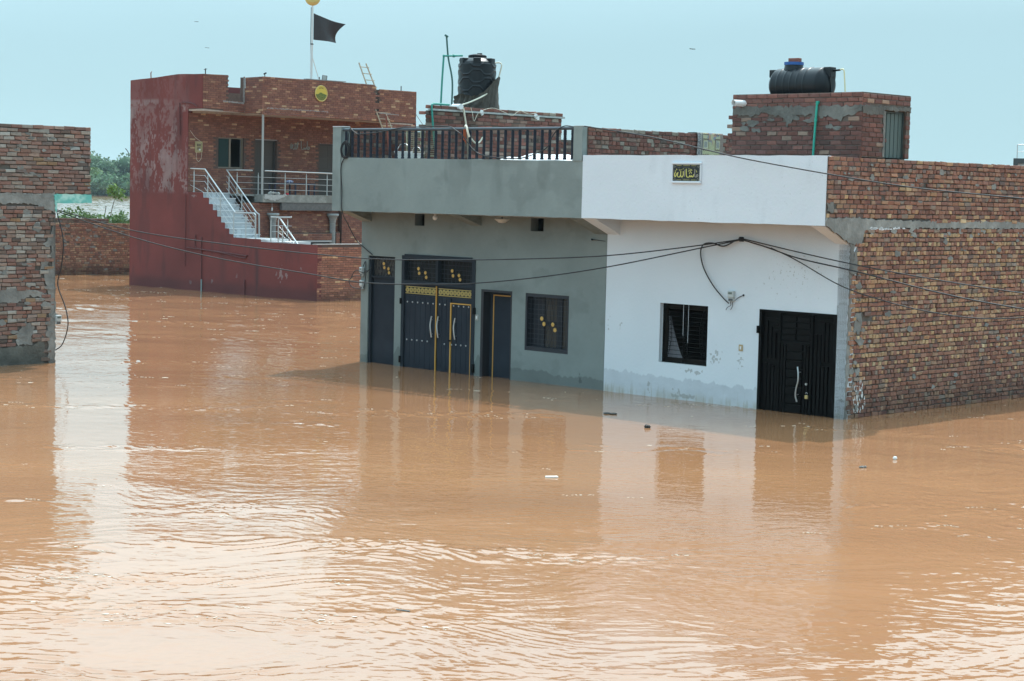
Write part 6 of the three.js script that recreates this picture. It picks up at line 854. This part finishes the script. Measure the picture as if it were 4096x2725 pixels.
// ================================================================== the flood
const n3 = createNoise3D(rnd);
{
  const S = (x, z, k) => n3(x, z, k);
  // how rough the water is at a place: quick current in front, sheltered by the houses
  const bell = (x, z, cx, cz, sx, sz) => { const a = (x - cx) / sx, b = (z - cz) / sz; return Math.exp(-a * a - b * b); };
  const rough = (x, z) => { const near = smooth(-27, -16, z + 1.5 * S(x * 0.12, z * 0.05, 3.3)), mid = 0.36 + 0.30 * S(x * 0.10, z * 0.16, 5.5), back = 2.4 * smooth(-44, -55, z) * clamp(0.55 + 0.9 * S(x * 0.16, z * 0.14, 7.7), 0.1, 1.4), right = 0.55 * smooth(3, 8, x) * smooth(-37, -30, z) * (1 + 0.8 * S(x * 0.3, z * 0.5, 2.9)); return clamp(mid + 0.5 * near + back + right, 0.08, 3.2); };
  // short steep chop where the current breaks: along streaks of the flow and against walls
  const chopAt = (x, z) => Math.pow(smooth(0.25, 0.85, S(x * 0.11 + 3, z * 0.42, 20.3) + 0.35 * S(x * 0.9, z * 1.3, 31)), 1.2) * 1.25 + 1.6 * bell(x, z, -5.05, -41.0, 0.5, 0.9) + 1.2 * bell(x, z, 8.7, -31.2, 0.5, 0.5) + 0.9 * bell(x, z, 6.75, -34.2, 0.6, 0.5) + 0.6 * bell(x, z, 8.2, -35.2, 1.2, 0.6) + 1.1 * bell(x, z, -2, -56, 6, 6) + 0.9 * bell(x, z, -3, -47, 3, 4) + 0.8 * bell(x, z, -14, -68, 4, 7);
  const wave = (x, z, step) => {
    const a = rough(x, z), ch = chopAt(x, z), wx = x + 0.9 * S(x * 0.25, z * 0.25, 1.7), wz = z + 0.10 * x + 0.7 * S(x * 0.3, z * 0.3, 8.1);
    let h = 0.006 * S(x * 0.18, z * 0.22, 2.2); const oct = [[2.6, 0.0060, 0.8], [1.2, 0.0034, 1.0], [0.6, 0.0021, 1.0], [0.30, 0.0018, 1.0], [0.15, 0.0010, 1.0]];
    oct.forEach(([l, amp, p], i) => { const f = smooth(0.8, 1.8, l / step); if (f <= 0) return; const v = S(wx / (l * 1.7), wz / l, 11 + i * 3.1); h += f * amp * Math.pow(a, p) * (i < 2 ? v : 1 - 2.2 * Math.abs(v)); });
    if (ch > 0.02) { const l = Math.max(0.2, 1.7 * step), L = Math.max(0.45, 2.4 * step); h += ch * (0.06 * l * (0.5 - Math.abs(S(wx / (l * 2.2), wz / l, 44))) + 0.02 * L * (0.5 - Math.abs(S(wx / (L * 2), wz / L, 47)))); }
    const far = smooth(-85, -120, z); if (far > 0) h += far * (0.07 * S(x * 0.4, z * 0.36, 90) + 0.02 * S(x * 1.2, z * 0.8, 93));
    return h;
  };
  const zs = [], z0 = -12.2, z1 = -500; for (let z = z0; z > z1;) { zs.push(z); z -= Math.min(1.1, Math.max(0.024, z * z / 7552 * 0.75)); } zs.push(z1);
  const NX = 900, pos = new Float32Array(zs.length * (NX + 1) * 3), uv = new Float32Array(zs.length * (NX + 1) * 2), idx = new Uint32Array((zs.length - 1) * NX * 6);
  const halfW = (z) => 2.5 + 0.34 * -z; let k = 0, q = 0;
  zs.forEach((z, j) => { const w = halfW(z), step = 2 * w / NX; for (let i = 0; i <= NX; i++) { const x = -w + i * step, e = Math.min(i, NX - i) / NX, fade = smooth(0, 0.03, e) * smooth(z1, z1 + 30, z) * smooth(z0, z0 - 0.6, z); pos[k * 3] = x; pos[k * 3 + 1] = fade > 0 ? wave(x, z, Math.max(step, (zs[Math.min(j, zs.length - 2)] - zs[Math.min(j + 1, zs.length - 1)]) * 0.8 * (z > -90 ? 1 : 1))) * fade : 0; pos[k * 3 + 2] = z; uv[k * 2] = x; uv[k * 2 + 1] = -z; k++; } });
  for (let j = 0; j < zs.length - 1; j++) for (let i = 0; i < NX; i++) { const a = j * (NX + 1) + i, b = a + NX + 1; idx[q++] = a; idx[q++] = a + 1; idx[q++] = b; idx[q++] = a + 1; idx[q++] = b + 1; idx[q++] = b; }
  const g = new THREE.BufferGeometry(); g.setAttribute('position', new THREE.BufferAttribute(pos, 3)); g.setAttribute('uv', new THREE.BufferAttribute(uv, 2)); g.setIndex(new THREE.BufferAttribute(idx, 1)); g.computeVertexNormals();
  const flat = (pts) => { const s = new THREE.ShapeGeometry(new THREE.Shape(pts.map(([x, z]) => new THREE.Vector2(x, -z)))).rotateX(-Math.PI / 2), p = s.attributes.position, u = s.attributes.uv; for (let i = 0; i < p.count; i++) { p.setY(i, 0); u.setXY(i, p.getX(i), -p.getZ(i)); } s.computeVertexNormals(); return s; };
  const wa = halfW(z0), wb = halfW(z1), B = 1600;
  const outer = [flat([[-B, z1], [B, z1], [B, -1600], [-B, -1600]]), flat([[-wb, z1], [-wa, z0], [-B, z0], [-B, z1]]), flat([[wa, z0], [wb, z1], [B, z1], [B, z0]]), flat([[-B, z0], [B, z0], [B, 300], [-B, 300]])];
  for (const o of outer) { const n = o.attributes.normal; for (let i = 0; i < n.count; i++) n.setXYZ(i, 0, 1, 0); }
  const bump = grey(1024, 6.0, (u, v) => { const a = tileNoise(u, v, 10, 4), b = tileNoise(v + 0.37, u, 38, 3); return 0.5 * (1 - Math.abs(2 * a - 1)) + 0.5 * (1 - Math.abs(2 * b - 1)); }); bump.repeat.set(1 / 8, 1 / 4);
  const silt = paint(512, 512, 0, 0, 24, 24, (x, y) => { const a = 0.6 * tileNoise(x / 24, y / 24 * 3, 4, 5) + 0.4 * tileNoise(x / 24 + 0.3, y / 24, 9, 4), t = 0.80 + 0.40 * a; return [0.36 * t, 0.176 * t * (0.98 + 0.04 * a), 0.087 * t]; });
  const wm = new THREE.MeshPhysicalMaterial({ roughness: 0.04, ior: 1.42, map: silt, bumpMap: bump, bumpScale: 0.0036 });
  const inner = new THREE.Mesh(mergeGeometries([g.toNonIndexed ? g : g, ...outer.map((o) => o)].map((o) => { o = o.index ? o : o; return o; })), wm);
  inner.name = 'flood_water'; inner.receiveShadow = true; inner.userData.kind = 'structure'; scene.add(inner);
  // flecks and threads of foam carried by the current
  const fl = []; let tries = 0;
  while (fl.length < 2600 && tries++ < 60000) {
    const d = 16 + 62 * Math.pow(rnd(), 1.25), x = rr(-0.3, 0.3) * d, z = -d, c = chopAt(x, z); if (rnd() > 0.025 + 0.9 * Math.min(1, c)) continue;
    const n = 1 + Math.floor(rnd() * rnd() * 12), dir = rr(-0.3, 0.2), k = rr(0.5, 1.0) * (0.4 + d / 26);
    for (let q = 0; q < n; q++) {
      const L = rr(0.006, 0.022) * k * (rnd() < 0.1 ? 1.8 : 1), W = L * rr(0.2, 0.6), px = x + q * L * 1.9 * Math.cos(dir) + rr(-0.03, 0.03), pz = z - q * L * 1.9 * Math.sin(dir) + rr(-0.04, 0.04), y = wave(px, pz, Math.max(0.03, d * d / 7552 * 0.6)) + 0.002;
      const s = new THREE.Shape(); for (let a = 0; a < 7; a++) { const t = a / 7 * Math.PI * 2, e = rr(0.6, 1.25); s[a ? 'lineTo' : 'moveTo'](Math.cos(t) * L * e, Math.sin(t) * W * e); }
      fl.push(new THREE.ExtrudeGeometry(s, { depth: 0.002, bevelEnabled: false }).rotateX(-Math.PI / 2).rotateY(dir).translate(px, y, pz));
    }
  }
  const foam = mesh('foam', fl, mat([0.72, 0.66, 0.56], 0.7), scene); tag(foam, 'pale foam flecks and threads drifting on the brown water', 'foam', null, 'stuff');
}

const renderer = new THREE.WebGLRenderer({ antialias: true });
renderer.setSize(1024, 681); renderer.shadowMap.enabled = true;
renderer.toneMapping = THREE.LinearToneMapping; renderer.toneMappingExposure = EXPOSURE;
renderer.render(scene, camera);
